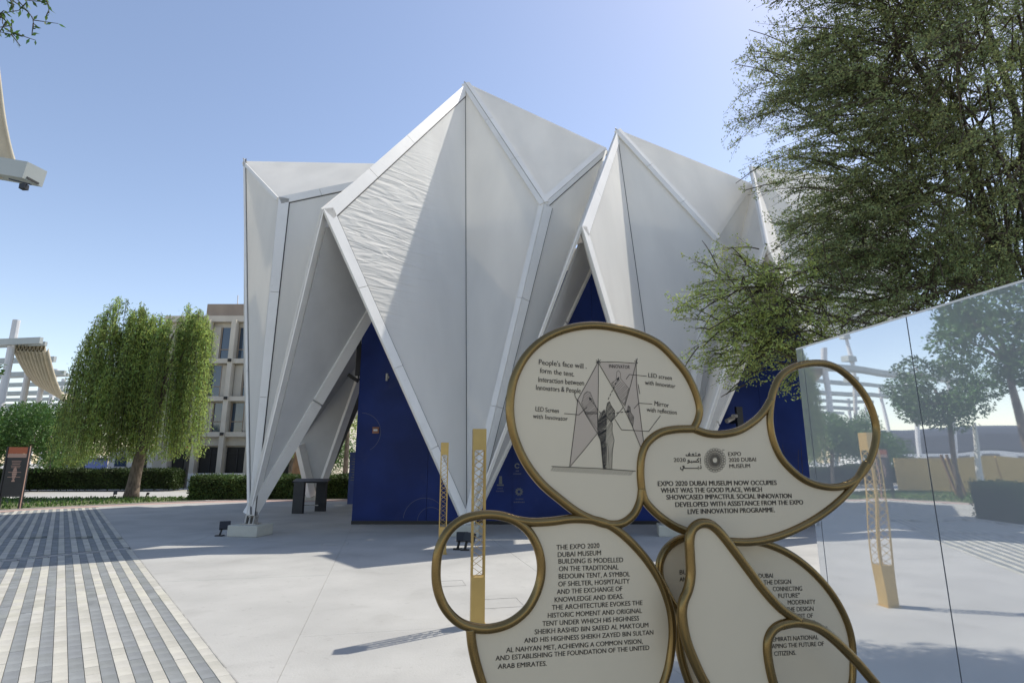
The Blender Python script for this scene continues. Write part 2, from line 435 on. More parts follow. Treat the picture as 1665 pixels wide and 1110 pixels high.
def paver_field(name, items, m):
    V = []; F = []; cols = []
    for a, l in items:
        k = len(V); V += [tuple(v) for v in paver_geo(a, W_, l, rs.uniform(-.002, .0015), rs.uniform(-.0008, .0008))]; F += [tuple(i + k for i in f) for f in PF]
        b = rs.uniform(.88, 1.1); cols.append((b, b, b * rs.uniform(.96, 1.03)))
    me = bpy.data.meshes.new(name); me.from_pydata(V, [], F); add_tint(me, np.array(cols), 12)
    o = link(name, me, m, paving); o['kind'] = 'stuff'
paver_field('paver_rows', [(a, Lp) for _, _, a, w in cands[290:] if w], M['pav_w'])
paver_field('paver_rows', [(a, Lp) for _, _, a, w in cands[290:] if not w], M['pav_g'])
for r in range(0, 150):
    for k in range(-45, 60):
        a = E1 + SN * ((r + .5) * W_) + SD * (k * .6)
        if a.y < 12.75 and a.x > -11.3: continue
        if a.y < -3 or a.x < -45 or a.y > arc_y(a.x) - 1.15: continue
        far[1 if r % 2 == 0 else 0].append((a, .6))
paver_field('paver_rows', far[1], M['pav_w']); paver_field('paver_rows', far[0], M['pav_g'])
mb = MB()
bd = (X1 - X0).normalized()
for k in range(0, 80):
    c = X0 + bd * (k * .2 + .1)
    for q in (-.055, .055):
        cc = c + bandn * q
        if (cc - E1).dot(SN) > .05: mb.box((cc.x, cc.y, -.024), (.192, .1, .045), rz=math.atan2(bd.y, bd.x))
o = mb.build('cross_course', M['joint'], paving); o['kind'] = 'stuff'
mb = MB()
for k in range(-30, 110):
    c = E1 + SD * (k * .2 + .1) - SN * .0
    if c.y < arc_y(c.x) - 1.2: mb.box((c.x, c.y, -.0205), (.194, .012, .045), rz=math.atan2(SD.y, SD.x))
o = mb.build('edge_strip', M['joint'], paving); o['kind'] = 'stuff'
# kerb band, grass, road
def band(name, w0, w1, z, m, th=.05, x0=-60, x1=60):
    pts = [p for p in arcs if x0 <= p.x <= x1]
    mb = MB(); a = [(p.x, p.y + w0, z) for p in pts]; b = [(p.x, p.y + w1, z) for p in pts]
    for i in range(len(pts) - 1): mb.prism([a[i], a[i + 1], b[i + 1], b[i]], (0, 0, -th))
    return mb.build(name, m)
tag(band('kerb_band', -1.05, -.02, .002, M['pink']), kind='structure')
tag(band('plaza_kerb', -.01, .14, .03, M['slab'], .14), kind='structure')
mb = MB(); gp = [p for p in arcs if -46 < p.x < -12.5]
mb.prism([(p.x, p.y + .15, .02) for p in gp] + [(-14.5, 26.4, .02), (-24, 25.4, .02), (-46, 15, .02)], (0, 0, -.1)); tag(mb.build('lawn_bed', M['soil']), kind='structure')
mb = MB(); mb.prism([(-120, -5, -.09), (-46, 15.5, -.09), (-24, 25.9, -.09), (-14.5, 26.8, -.09), (-11, 26.9, -.09), (40, 27.2, -.09), (40, 33.0, -.09), (-120, 33, -.09)], (0, 0, -.01)); tag(mb.build('road', M['road']), kind='structure')
rng = np.random.default_rng(4)
C = []
while len(C) < 16000:
    x = rng.uniform(-40, -13.5); y = rng.uniform(8, 26.2)
    lo = arc_y(x) + .18
    hi = 25.4 + (x + 24) * (.1 if x > -24 else .47)
    if lo < y < hi: C.append((x, y, .02))
C = np.array(C); D = rng.normal(size=(len(C), 3)) * .5; D[:, 2] = 1
tag(leaves('grass', C, D, .10, .05, M['grass'], None, rng, .35, .2), 'short mown grass strip behind the curved pink kerb', 'grass', kind='stuff')

# ================================================================== TENT PAVILION
B_Z = 0.30
tent = empty('tent_pavilion', (0, 15, 0), 'large white folded fabric pavilion of pointed facets standing on narrow legs', 'tent')
A = at(404, 838, 12.95); Bf = at(759, 864, 12.95); Cf = at(1094, 866, 12.95); Ef = at(1470, 866, 13.4)
L0 = at(525, 340, 11.7); P1 = at(757, 137, 15.8); Q1 = at(885, 331, 14.1)
T2 = at(945, 368, 12.0); P2 = at(1003, 213, 15.0); Q2 = at(1165, 390, 15.0)
T3 = at(1245, 400, 12.4); P3 = at(1220, 270, 15.4); Q3 = at(1370, 420, 14.6)
P0 = at(397, 262, 15.4); Q0 = at(453, 321, 13.6)
def on(a, b, t): return a + (b - a) * t
K0 = at(580, 295, 14.4); J0 = at(612, 266, 15.3)
K1 = at(985, 243, 15.3); J1 = at(984, 247, 15.5)
K2 = at(1224, 302, 16.3); J2 = at(1222, 304, 16.6)
def panel(name, pts, m=None, th=.05, sub=0, wr=0.0, parent=tent, back=None):
    pts = [Vector(p) for p in pts]
    n = (pts[1] - pts[0]).cross(pts[2] - pts[0]).normalized()
    cen = sum(pts, Vector()) / len(pts)
    tow = back if back is not None else (cen - Vector((0, 0, HC)))
    if n.dot(tow) < 0: n = -n
    mb = MB(); mb.prism(pts, n * th)
    me = bpy.data.meshes.new(name); me.from_pydata(mb.v, [], mb.f)
    b = bmesh.new(); b.from_mesh(me); bmesh.ops.recalc_face_normals(b, faces=b.faces)
    if sub: bmesh.ops.subdivide_edges(b, edges=b.edges, cuts=sub, use_grid_fill=True)
    b.to_mesh(me); b.free()
    a = me.attributes.new('wrinkle', 'FLOAT', 'POINT')
    if wr:
        ctr = at(628, 400, 13.5); vals = []
        for v in me.vertices:
            d = (Vector(v.co) - ctr); vals.append(wr * math.exp(-((d.x / 1.5) ** 2 + (d.z / 2.3) ** 2)) + .04 * wr)
        a.data.foreach_set('value', vals)
    else: a.data.foreach_set('value', [.03] * len(me.vertices))
    return link(name, me, m or M['memb'], parent)
def strip(a, b, c, w, seams=2, m=None, th=.045, gasket=True, w2=None, lift=.03):
    """trim boards along the edge a-b, lying on the facet a,b,c and standing a little proud"""
    a, b, c = Vector(a), Vector(b), Vector(c); t = (b - a).normalized()
    n = t.cross(c - a).normalized(); cen = (a + b + c) / 3
    if n.dot(cen - Vector((0, 0, HC))) > 0: n = -n
    inn = n.cross(t).normalized()
    if inn.dot(c - a) < 0: inn = -inn
    w2 = w if w2 is None else w2
    for i in range(seams + 1):
        s0, s1 = i / (seams + 1), (i + 1) / (seams + 1); gap = .006 / (b - a).length
        p, q = on(a, b, s0 + (gap if i else 0)), on(a, b, s1 - (gap if i < seams else 0))
        wa, wb = w + (w2 - w) * s0, w + (w2 - w) * s1
        mb = MB(); mb.prism([p + n * lift, q + n * lift, q + inn * wb + n * lift, p + inn * wa + n * lift], -n * th)
        mb.build('trim_panel', m or M['trim'], tent)
    if gasket:
        mb = MB(); mb.prism([a + inn * (w + .004) + n * .008, b + inn * (w2 + .004) + n * .008, b + inn * (w2 + .026) + n * .008, a + inn * (w + .026) + n * .008], -n * .02)
        mb.build('seam', M['dark'], tent)
# module 0 (left)
panel('membrane_panel', [P0, Q0, A]); panel('membrane_panel', [Q0, K0, A]); panel('membrane_panel', [K0, L0, A]); panel('membrane_panel', [P0, J0, K0, Q0])
BL = at(330, 420, 19.5)
panel('membrane_panel', [P0, A, at(396, 600, 17)], m=M['memb'])
strip(P0, Q0, A, .10, 1, gasket=False); strip(Q0, K0, A, .2, 1); strip(Q0, A, K0, .26, 2, w2=.12); strip(L0, A, K0, .34, 3, w2=.22)
strip(P0, A, Q0, .10, 2, gasket=True)
# module 1
panel('membrane_panel', [L0, P1, Bf], sub=24, wr=1.0); panel('membrane_panel', [P1, Q1, Bf]); panel('membrane_panel', [Q1, K1, Bf]); panel('membrane_panel', [K1, T2, Bf]); panel('membrane_panel', [P1, J1, K1, Q1])
strip(L0, P1, Bf, .30, 3, w2=.26); strip(L0, Bf, P1, .26, 3, w2=.2); strip(P1, Q1, Bf, .13, 2, gasket=False, lift=.06); strip(P1, Q1, K1, .13, 2, gasket=False, lift=.06); strip(Q1, K1, P1, .16, 1, gasket=False); strip(Q1, K1, Bf, .12, 1)
strip(Q1, Bf, P1, .14, 2, gasket=False); strip(Q1, Bf, K1, .26, 2, w2=.12); strip(T2, Bf, K1, .20, 2, w2=.16); strip(P1, J1, Q1, .09, 2, gasket=False)
strip(P1 + Vector((.0, -.0, 0)), Bf, L0, .012, 0, m=M['dark'], gasket=False, lift=.012, th=.02)
# module 2
panel('membrane_panel', [T2, P2, Cf], sub=6, wr=.15); panel('membrane_panel', [P2, Q2, Cf]); panel('membrane_panel', [Q2, K2, Cf]); panel('membrane_panel', [K2, T3, Cf]); panel('membrane_panel', [P2, J2, K2, Q2])
strip(T2, P2, Cf, .30, 2, w2=.22); strip(T2, Cf, P2, .24, 2, w2=.2); strip(P2, Q2, Cf, .13, 2, gasket=False, lift=.06); strip(P2, Q2, K2, .13, 2, gasket=False, lift=.06); strip(Q2, K2, P2, .14, 1, gasket=False)
strip(Q2, Cf, P2, .14, 2, gasket=False); strip(Q2, Cf, K2, .26, 2, w2=.12); strip(T3, Cf, K2, .22, 2); strip(P2, J2, Q2, .09, 2, gasket=False)
strip(P2, Cf, T2, .012, 0, m=M['dark'], gasket=False, lift=.012, th=.02)
# module 3 (behind the tree)
P4 = at(1480, 300, 17)
panel('membrane_panel', [T3, P3, Ef]); panel('membrane_panel', [P3, Q3, Ef]); panel('membrane_panel', [P3, K2, T3]); panel('membrane_panel', [P3, P4, Q3]); panel('membrane_panel', [Q3, P4, Ef])
strip(T3, P3, Ef, .22, 2); strip(T3, Ef, P3, .26, 2)
# reveals and linings seen through the arches
def reveal(a, b, d=.3, m=None):
    a, b = Vector(a), Vector(b); off = Vector((0, d, -.02))
    mb = MB(); mb.prism([a + Vector((0, .01, -.03)), b + Vector((0, .01, -.03)), b + off, a + off], Vector((.02, 0, .02)))
    mb.build('reveal_panel', m or M['trim'], tent)
for a, b in ((L0, A), (L0, Bf), (T2, Bf), (T2, Cf), (T3, Cf), (T3, Ef)): reveal(a, b)
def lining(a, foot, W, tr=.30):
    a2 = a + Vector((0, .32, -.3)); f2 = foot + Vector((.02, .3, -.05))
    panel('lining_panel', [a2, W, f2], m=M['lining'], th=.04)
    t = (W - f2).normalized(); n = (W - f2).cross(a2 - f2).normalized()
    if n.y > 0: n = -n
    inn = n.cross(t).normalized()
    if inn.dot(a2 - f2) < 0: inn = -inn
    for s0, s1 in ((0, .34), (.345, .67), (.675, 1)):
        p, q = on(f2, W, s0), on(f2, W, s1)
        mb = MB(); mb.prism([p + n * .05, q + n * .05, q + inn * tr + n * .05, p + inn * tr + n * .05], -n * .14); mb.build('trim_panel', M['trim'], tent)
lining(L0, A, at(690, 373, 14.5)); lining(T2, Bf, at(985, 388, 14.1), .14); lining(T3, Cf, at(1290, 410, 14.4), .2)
# unseen roof sheets added behind ridges to block sun, slotted to light the floor
for x0, x1, y0, y1, z in ((-5.5, 4.6, 14.8, 15.62, 7.9), (-7.6, 1.5, 15.62, 16.02, 7.9), (-7.6, 11.5, 16.02, 25.0, 7.9)):
    mb = MB(); mb.box(((x0 + x1) / 2, (y0 + y1) / 2, z), (x1 - x0, y1 - y0, .06)); mb.build('sun_block_sheet', M['memb'], tent)
# rear legs and rear facets seen through the left arch
Df = at(508, 800, 24.6)
R1 = at(485, 722, 24.0); R2 = at(606, 512, 20.5); R3 = at(640, 520, 20.5); R4 = at(592, 592, 22)
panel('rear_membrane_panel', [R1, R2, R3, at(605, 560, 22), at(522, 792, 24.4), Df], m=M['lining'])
mb = MB()
mb.bar(at(487, 722, 23.9), at(506, 806, 24.5), .32, .3); mb.build('rear_leg', M['trim'], tent)
mb = MB(); mb.bar(at(520, 800, 24.4), at(604, 560, 21.6), .26, .2); mb.build('rear_leg', M['trim'], tent)
mb = MB(); mb.bar(at(520, 790, 24.9), at(606, 590, 22.6), .2, .4); mb.build('rear_leg', M['dark'], tent)  # dark bar filling the dark slit beside the rear leg
rear = [(-12.0, 19.5), (-8.7, 24.9), (-3.5, 27.5), (2.5, 28), (8.5, 26)]
for i in range(1, 4):
    a = Vector((*rear[i], 0)); b = Vector((*rear[i + 1], 0)); t = Vector(((a.x + b.x) / 2, (a.y + b.y) / 2 - .5, 5.6))
    pk = Vector((a.x + .3, a.y - 1.5, 10.5)); pk2 = Vector((b.x + .3, b.y - 1.5, 10.5))
    panel('rear_membrane_panel', [a, t, pk]); panel('rear_membrane_panel', [b, t, pk2]); panel('rear_membrane_panel', [t, pk, pk2])
# side facets on the far left, behind the leftmost leg
PS, FS = Vector((-10.3, 21, 10.5)), Vector((-8.7, 19.4, .3))
panel('rear_membrane_panel', [PS, FS, Vector((-7.6, 17.0, 8.2))]); panel('rear_membrane_panel', [PS, FS, Vector((-8.9, 24.6, 8.2))]); panel('rear_membrane_panel', [PS, Vector((-7.6, 17.0, 8.2)), Vector((-8.9, 24.6, 8.2))])
# footings, hinges
for k, (f, wd) in enumerate(((A, .72), (Bf, .62), (Cf, .62), (Ef, .62), (Df, .5))):
    g0 = Vector((f.x + .02, f.y + .12, 0)); hb = .235 if k < 4 else .2
    mb = MB(); mb.box((g0.x, g0.y, hb / 2), (wd, .6, hb), rz=math.radians(-10)); o = mb.build('footing_block', M['blockc'], tent)
    bv = o.modifiers.new('b', 'BEVEL'); bv.width = .012; bv.segments = 2
    mb = MB(); mb.box((g0.x, g0.y, hb + .012), (.34, .3, .024)); o = mb.build('base_plate', M['steel'], tent)
    for sx in (-.09, .0, .09):
        mb = MB(); mb.prism([(g0.x + sx - .015, g0.y - .12, hb + .02), (g0.x + sx - .015, g0.y + .12, hb + .02), (g0.x + sx - .015, g0.y + .04, hb + .27), (g0.x + sx - .015, g0.y - .05, hb + .27)], (.03, 0, 0)); mb.build('hinge_plate', M['steel'], tent)
    mb = MB(); mb.tube([(g0.x - .15, g0.y, hb + .17), (g0.x + .15, g0.y, hb + .17)], .028, 10); mb.build('hinge_pin', M['steel'], tent)
# peak caps and a small finial
for p in (P1, P2, P0):
    mb = MB(); mb.tube([p + Vector((0, .04, -.14)), p + Vector((0, .02, .05)), p + Vector((-.05, 0, .10))], [.05, .035, .01], 6); mb.build('peak_clamp', M['steel'], tent)

# ================================================================== NAVY EXHIBITION BOX
box = empty('exhibition_box', (2, 15.3, 0), 'tall navy blue box room standing inside the white pavilion', 'building')
bl, br = gr(571, 852), 9.5
def wallp(name, x0, x1, y, z0, z1, m, th=.12):
    mb = MB(); mb.box(((x0 + x1) / 2, y + th / 2, (z0 + z1) / 2), (x1 - x0, th, z1 - z0)); return mb.build(name, m, box)
y0 = bl.y; hx = 6.95; xs = [bl.x, bl.x + 1.95, bl.x + 4.2, bl.x + 6.45, bl.x + 8.7, bl.x + 10.95, br]
for a, b in zip(xs[:-1], xs[1:]): wallp('wall_panel', a + .004, b - .004, y0, .02, hx, M['blue'])
wallp('joint_backing', bl.x + .02, br - .02, y0 + .125, .02, hx - .02, M['blue'], .05)  # added backing that stops light showing through the wall joints
wallp('skirting', bl.x, br, y0 - .015, .0, .09, M['blackm'], .02)
mb = MB(); mb.box((bl.x + .06, y0 + 4.1, hx / 2), (.12, 8.0, hx)); mb.build('side_wall', M['blue'], box)
mb = MB(); mb.box(((bl.x + br) / 2, y0 + 4, hx - .1), (br - bl.x - .3, 7.6, .1)); mb.build('flat_roof', M['blue'], box)
# faint circle prints, alarm, lamp
def ring_mesh(name, c, r, wd, m, parent, a0=0, a1=360, n=40):
    mb = MB()
    for i in range(n):
        t0, t1 = math.radians(a0 + (a1 - a0) * i / n), math.radians(a0 + (a1 - a0) * (i + 1) / n)
        q = [Vector((c.x + rr * math.cos(t), c.y, c.z + rr * math.sin(t))) for rr, t in ((r, t0), (r, t1), (r + wd, t1), (r + wd, t0))]
        mb.add(q, [(0, 1, 2, 3)])
    return mb.build(name, m, parent, fix=False)
fr = y0 - .004
ring_mesh('printed_circle', Vector((at(587, 703, fr).x, fr, at(587, 703, fr).z)), .52, .012, M['emb2'], box, -60, 90)
c = at(690, 845, fr); ring_mesh('printed_circle', Vector((c.x, fr, c.z)), .55, .012, M['emb2'], box, 5, 175)
c = at(700, 850, fr); ring_mesh('printed_circle', Vector((c.x, fr, c.z + .05)), .34, .012, M['emb2'], box, 0, 180)
c = at(611, 699, fr - .03); mb = MB(); mb.box(c, (.17, .05, .17)); al = mb.build('alarm_panel', M['brick_red'], box)
mb = MB(); mb.box(c + Vector((0, -.03, 0)), (.11, .012, .05)); mb.build('label_plate', M['whitec'], al)
c = at(629, 613, fr - .04); mb = MB(); mb.tube([c + Vector((0, 0, -.1)), c + Vector((0, 0, .1))], .035, 10); mb.box(c + Vector((.03, .03, 0)), (.05, .04, .06)); mb.build('wall_lamp', M['steel'], box)
# emblems printed on the wall: flower, column, globe with illegible captions
def star_emblem(px, py, R, n=10):
    c = at(px, py, fr); root = MB()
    for i in range(n):
        a = 2 * math.pi * i / n; d = Vector((math.cos(a), 0, math.sin(a))); t = Vector((-math.sin(a), 0, math.cos(a)))
        root.add([c + d * R * .35 - t * R * .13, c + d * R * .72 - t * R * .17, c + d * R, c + d * R * .72 + t * R * .17, c + d * R * .35 + t * R * .13], [(0, 1, 2, 3, 4)])
    o = root.build('emblem', M['emb'], box, fix=False); return c
def caption(c, w, rows, m):
    mb = MB(); rr = random.Random(int(c.x * 100))
    for k, (dz, ww) in enumerate(rows):
        x = c.x - ww / 2
        while x < c.x + ww / 2:
            l = rr.uniform(.02, .05); mb.add([(x, fr, c.z + dz), (x + l, fr, c.z + dz), (x + l, fr, c.z + dz + rr.uniform(.022, .045)), (x, fr, c.z + dz + .03)], [(0, 1, 2, 3)]); x += l + .012
    mb.build('caption', m, box, fix=False)
c = star_emblem(844, 799, .115); caption(c, .3, ((-.20, .18), (-.28, .28)), M['emb2'])
c = at(813, 780, fr); mb = MB(); mb.add([c + Vector((-.03, 0, -.1)), c + Vector((.06, 0, -.1)), c + Vector((.05, 0, .1)), c + Vector((-.02, 0, .1))], [(0, 1, 2, 3)]); mb.add([c + Vector((-.08, 0, -.15)), c + Vector((.1, 0, -.15)), c + Vector((.1, 0, -.11)), c + Vector((-.08, 0, -.11))], [(0, 1, 2, 3)])
mb.build('emblem', M['emb'], box, fix=False); caption(c, .2, ((-.23, .14), (-.30, .2)), M['emb2'])
c = at(841, 757, fr); ring_mesh('emblem', Vector((c.x, fr, c.z)), .04, .03, M['emb'], box, 20, 330, 16); caption(c, .2, ((-.15, .08), (-.22, .2)), M['emb2'])
# dark equipment fixed on the box's left edge
ea = empty('wall_speaker', at(584, 570, y0 + .3), 'black loudspeaker and floodlights fixed high on the left edge of the navy box', 'speaker')
c = at(585, 575, y0 + .3)
for dx, dz, s in ((-.12, .42, (.2, .22, .42)), (.0, .0, (.2, .22, .55)), (-.02, -.42, (.16, .2, .42))):
    mb = MB(); mb.box(c + Vector((dx, 0, dz)), s, rz=.3, rx=.1); mb.build('cabinet', M['black'], ea)
mb = MB(); mb.bar(c + Vector((.02, 0, .95)), c + Vector((-.16, 0, .5)), .02, .02); mb.bar(c + Vector((0, 0, -.72)), c + Vector((.12, 0, -.72)), .04, .04); mb.bar(c + Vector((-.28, 0, -.6)), c + Vector((0, 0, -.78)), .12, .1); mb.bar(c + Vector((0, 0, -.78)), c + Vector((0, 0, .6)), .03, .03); mb.build('bracket', M['black'], ea)

# spotlights on the plaza beside the legs
def spotlight(px, py, rz, label, sc=1.0, Yoff=0):
    g0 = gr(px, py); root = empty('spotlight', g0, label, 'spotlight', 'small black ground spotlights')
    mb = MB(); mb.box(g0 + Vector((0, 0, .012)), (.16 * sc, .12 * sc, .024)); mb.build('base', M['blackm'], root)
    mb = MB(); mb.bar(g0 + Vector((0, 0, .02)), g0 + Vector((.03 * sc, .02, .16 * sc)), .035, .035); mb.build('arm', M['blackm'], root)
    mb = MB(); mb.box(g0 + Vector((.08 * sc, .03, .22 * sc)), (.22 * sc, .10 * sc, .17 * sc), rz=rz, rx=-.35); o = mb.build('lamp_head', M['blackm'], root)
    bv = o.modifiers.new('b', 'BEVEL'); bv.width = .008
spotlight(357, 871, .5, 'small black floodlight on the floor left of the leftmost tent footing')
spotlight(744, 893, .1, 'black floodlight in front of the middle tent leg, left of its pair')
spotlight(756, 894, -.7, 'black floodlight before the middle tent leg, right of its pair beside a gold post')
spotlight(184, 807, .6, 'tiny black spotlight on the grass left of the weeping tree trunk', .7)
spotlight(237, 808, -.6, 'tiny black spotlight on the grass right of the weeping tree trunk', .7)
spotlight(1176, 876, .2, 'black floodlight on the floor behind the upper right sign petal', .9)

# black reading rail and blue board inside
rr0 = gr(500, 834); rail = empty('reading_rail', rr0, 'black freestanding reading rail with two solid legs under the tent', 'display stand')
a, b = gr(482, 835), gr(519, 831)
mb = MB(); mb.box(a + Vector((0, .1, .48)), (.34, .12, .96), rz=-.1); o = mb.build('leg', M['black'], rail)
mb = MB(); mb.box(b + Vector((0, .1, .48)), (.34, .12, .96), rz=-.1); o = mb.build('leg', M['black'], rail)
mb = MB(); mb.box((a + b) / 2 + Vector((.02, .05, .99)), (1.12, .35, .05), rx=.25); mb.build('top_board', M['black'], rail)
mb = MB(); mb.box((a + b) / 2 + Vector((.02, .1, .22)), (.5, .04, .03)); mb.build('crossbar', M['steel'], rail)
bb = gr(573, 819); board = empty('blue_board', bb, 'narrow blue information board standing left of the navy box', 'sign board')
mb = MB(); mb.box(bb + Vector((.12, 0, .98)), (.62, .1, 1.96)); bp_ = mb.build('board_face', M['blue2'], board)
mb = MB()
for k in range(9): mb.box(bb + Vector((.0, -.055, 1.7 - k * .1)), (.22 if k % 3 else .1, .006, .03))
mb.build('print', M['emb'], bp_)

# ================================================================== GOLD LATTICE POSTS
def gold_post(g0, rz, label):
    root = empty('lattice_post', g0, label, 'post', 'square gold lattice posts on the plaza'); w = .14; t = .004; H_ = 1.94
    root.rotation_euler[2] = 0
    ca, sa = math.cos(rz), math.sin(rz)
    R = lambda x, y, z: Vector((g0.x + x * ca - y * sa, g0.y + x * sa + y * ca, z))
    def cyl(z0, z1, name):
        mb = MB(); mb.box((g0.x, g0.y, (z0 + z1) / 2), (w, w, z1 - z0), rz=rz); mb.build(name, M['gold'], root)
    cyl(0.0, .46, 'lower_casing'); cyl(1.72, H_, 'upper_casing')
    mb = MB(); mb.box((g0.x, g0.y, .004), (.17, .17, .008), rz=rz); mb.build('base_plate', M['gold'], root)
    for q in range(4):
        a = rz + q * math.pi / 2; c2, s2 = math.cos(a), math.sin(a)
        F = lambda u, z: Vector((g0.x + u * c2 + (w / 2 - t / 2) * s2, g0.y + u * s2 - (w / 2 - t / 2) * c2, z))
        nn = Vector((s2, -c2, 0))
        mb = MB(); 
        for u in (-w / 2 + .009,): mb.bar(F(u, .46), F(u, 1.72), .017, t, up=nn)
        mb.bar(F(w / 2 - .009, .46), F(w / 2 - .009, 1.72), .017, t, up=nn)
        mb.build('side_strip', M['gold'], root)
        mb = MB(); n_ = 16; dz = 1.26 / n_; iw = w / 2 - .014
        for k in range(n_):
            z = .46 + k * dz
            if k % 2 == 0 or z > 1.0:
                mb.bar(F(-iw, z), F(iw, z + dz), .0045, t * .9, up=nn)
                if q % 2 == 0 and z > .8: mb.bar(F(iw, z) + nn * .0004, F(-iw, z + dz) + nn * .0004, .0045, t * .9, up=nn)
            if k % 2: mb.bar(F(iw, z) + nn * .0008, F(-iw, z + dz) + nn * .0008, .0045, t * .9, up=nn)
        mb.build('lattice', M['gold'], root)
gold_post(Vector((-.35, 6.08, 0)), math.radians(8), 'nearer gold lattice post rising behind the ring at the sign\'s lower left')
gold_post(Vector((-1.24, 10.5, 0)), math.radians(8), 'farther gold lattice post left of the other one, before the navy wall')

# ================================================================== MIRROR WALL
mdir = Vector((MN.y, -MN.x, 0)).normalized()      # towards the camera
far_end = MN * MD + mdir * 0
# point on the line with a given Y
def ml(Y): return Vector(((MD - MN.y * Y) / MN.x, Y, 0))
mw = empty('mirror_wall', ml(3.3), 'long low wall clad in mirror panels that reflect the plaza', 'mirror wall')
HT = 2.47; ys = [4.39, 4.315, 3.344, 2.37, 1.40, .43, -.54]
MNo = -MN
for i in range(len(ys) - 1):
    a, b = ml(ys[i]), ml(ys[i + 1]); gx = mdir * .004
    mb = MB(); mb.prism([a + gx + Vector((0, 0, .02)), b - gx + Vector((0, 0, .02)), b - gx + Vector((0, 0, HT)), a + gx + Vector((0, 0, HT))], MN * .012)
    mb.build('mirror_panel', M['mirror'], mw)
a, b = ml(ys[0]), ml(ys[-1])
mb = MB(); mb.prism([a + MN * .013, b + MN * .013, b + MN * .6, a + MN * .6], (0, 0, HT - .004)); mb.build('wall_core', M['black'], mw)
mb = MB(); ax = mdir * -.006; mb.prism([a + MN * .013 + ax, a + MN * .61 + ax, a + MN * .61, a + MN * .013], (0, 0, HT - .002)); mb.build('end_panel', M['whitec'], mw)
mb = MB(); mb.prism([a + MN * .001, b + MN * .001, b + MN * .62, a + MN * .62], (0, 0, .012)); bpv = mb.build('coping', M['trim'], mw); bpv.location.z += HT + .001
# reeds behind the mirror wall end
pl = empty('reed_plant', gr(1290, 905), 'few bare thin reed stems rising beside the end of the mirror wall', 'plant')
rs = random.Random(8)
for k, (x0_, y0_, x1_, y1_) in enumerate(((1290, 800, 1272, 722), (1289, 800, 1298, 730), (1301, 800, 1302, 715))):
    p = at(x0_, y0_, 14.6); q = at(x1_, y1_, 14.6); p.z = 0
    mb = MB(); mb.tube([p, (p + q) / 2 + Vector((.02, 0, 0)), q], [.012, .009, .004], 5); mb.build('stem', M['bark2'], pl)
# water tap / cctv bracket on the navy wall at right
cc = at(1196, 680, y0 - .5); cv = empty('wall_camera', cc, 'grey twin security camera on a short bracket on the navy wall at right', 'camera')
mb = MB(); mb.tube([cc + Vector((-.28, -.1, -.08)), cc + Vector((-.05, 0, .02))], .06, 8); mb.build('camera_body', M['steel'], cv)
mb = MB(); mb.tube([cc + Vector((.0, -.05, .06)), cc + Vector((-.16, -.25, .04))], .05, 8); mb.build('camera_body', M['steel'], cv)
mb = MB(); mb.box(cc + Vector((.1, .26, -.05)), (.1, .5, .12)); mb.box(cc + Vector((.1, .0, -.1)), (.16, .12, .8)); mb.build('bracket', M['black'], cv)

# ================================================================== PETAL SIGN
sign = empty('petal_sign', (.45, 2.05, 0), 'freestanding beige sign of rounded petals framed in thick bronze-gold tube', 'sign')
VPX = 3.3
class Plane:
    def __init__(s, Y0, off=0.0, vp=VPX, px=832.5, py=800):
        s.u = Vector((vp, 1, 0)).normalized(); s.v = Vector((0, 0, 1)); s.n = s.u.cross(s.v)       # n points to the camera side
        if s.n.y > 0: s.n = -s.n
        s.o = at(px, py, Y0) + s.n * off
    def w(s, px, py, lift=0.0):
        r = ray(px, py); c = Vector((0, 0, HC)); t = (s.o - c).dot(s.n) / r.dot(s.n)
        return c + r * t + s.n * lift
    def uv(s, px, py):
        p = s.w(px, py) - s.o; return Vector((p.dot(s.u), p.dot(s.v)))
    def fr(s, a, b, lift=0.0): return s.o + s.u * a + s.v * b + s.n * lift
PA = Plane(1.9); PD = Plane(1.9, -.07); PE = Plane(1.9, .10)
TR = .0148
def zc(o, s, pts): return [(o[0] + x / s, o[1] + y / s) for x, y in pts]
def tubeobj(pl_, pts, closed=False, r=TR, n=7, parent=sign, lift=0.0):
    sp = spline([(x, y, 0) for x, y in pts], n, closed)
    mb = MB(); mb.tube([pl_.w(p.x, p.y, lift) for p in sp], r, 14, closed)
    return mb.build('frame_tube', M['tube'], parent, smooth=True, fix=False)
def plate(pl_, pts, th=.008, lift=0.0, n=5):
    """pts: list of runs; each run is splined, runs join at corners"""
    out = []
    for run in pts:
        sp = spline([(x, y, 0) for x, y in run], n); out += sp[:-1]
    w = [pl_.w(p.x, p.y, lift) for p in out]
    mb = MB(); mb.prism(w, -pl_.n * th)
    return mb.build('sign_panel', M['plate'], sign)
# centre lines in photo pixels
J1p = (1127, 697); JA = (1041, 775)
tA = [J1p, (1134, 683), (1137, 665), (1131, 640), (1118, 612), (1100, 588), (1072, 560), (1040, 544), (1005, 534), (965, 529), (925, 534), (888, 549), (858, 575), (838, 610), (830, 645), (830, 680), (838, 715), (855, 752), (880, 785), (910, 811), (938, 832), (965, 845), (990, 852), (1012, 850), (1030, 836), (1040, 815), (1043, 795)]
tBl = [(1043, 795), (1041, 770), (1043, 742), (1052, 720), (1072, 704), (1097, 698), J1p]
tBt = [J1p, (1150, 704.5), (1175, 705.5), (1203, 699), (1228, 683), (1243, 667), (1253, 650)]
ring = [(1253, 655), (1258, 634), (1269, 612), (1290, 597), (1318, 590.5), (1345, 592), (1367, 602), (1389, 621), (1408, 646), (1420, 674), (1425, 703), (1420, 734), (1407, 762), (1388, 782), (1364, 791), (1337, 790), (1310, 781), (1287, 764), (1268, 742), (1256, 714), (1251, 684)]
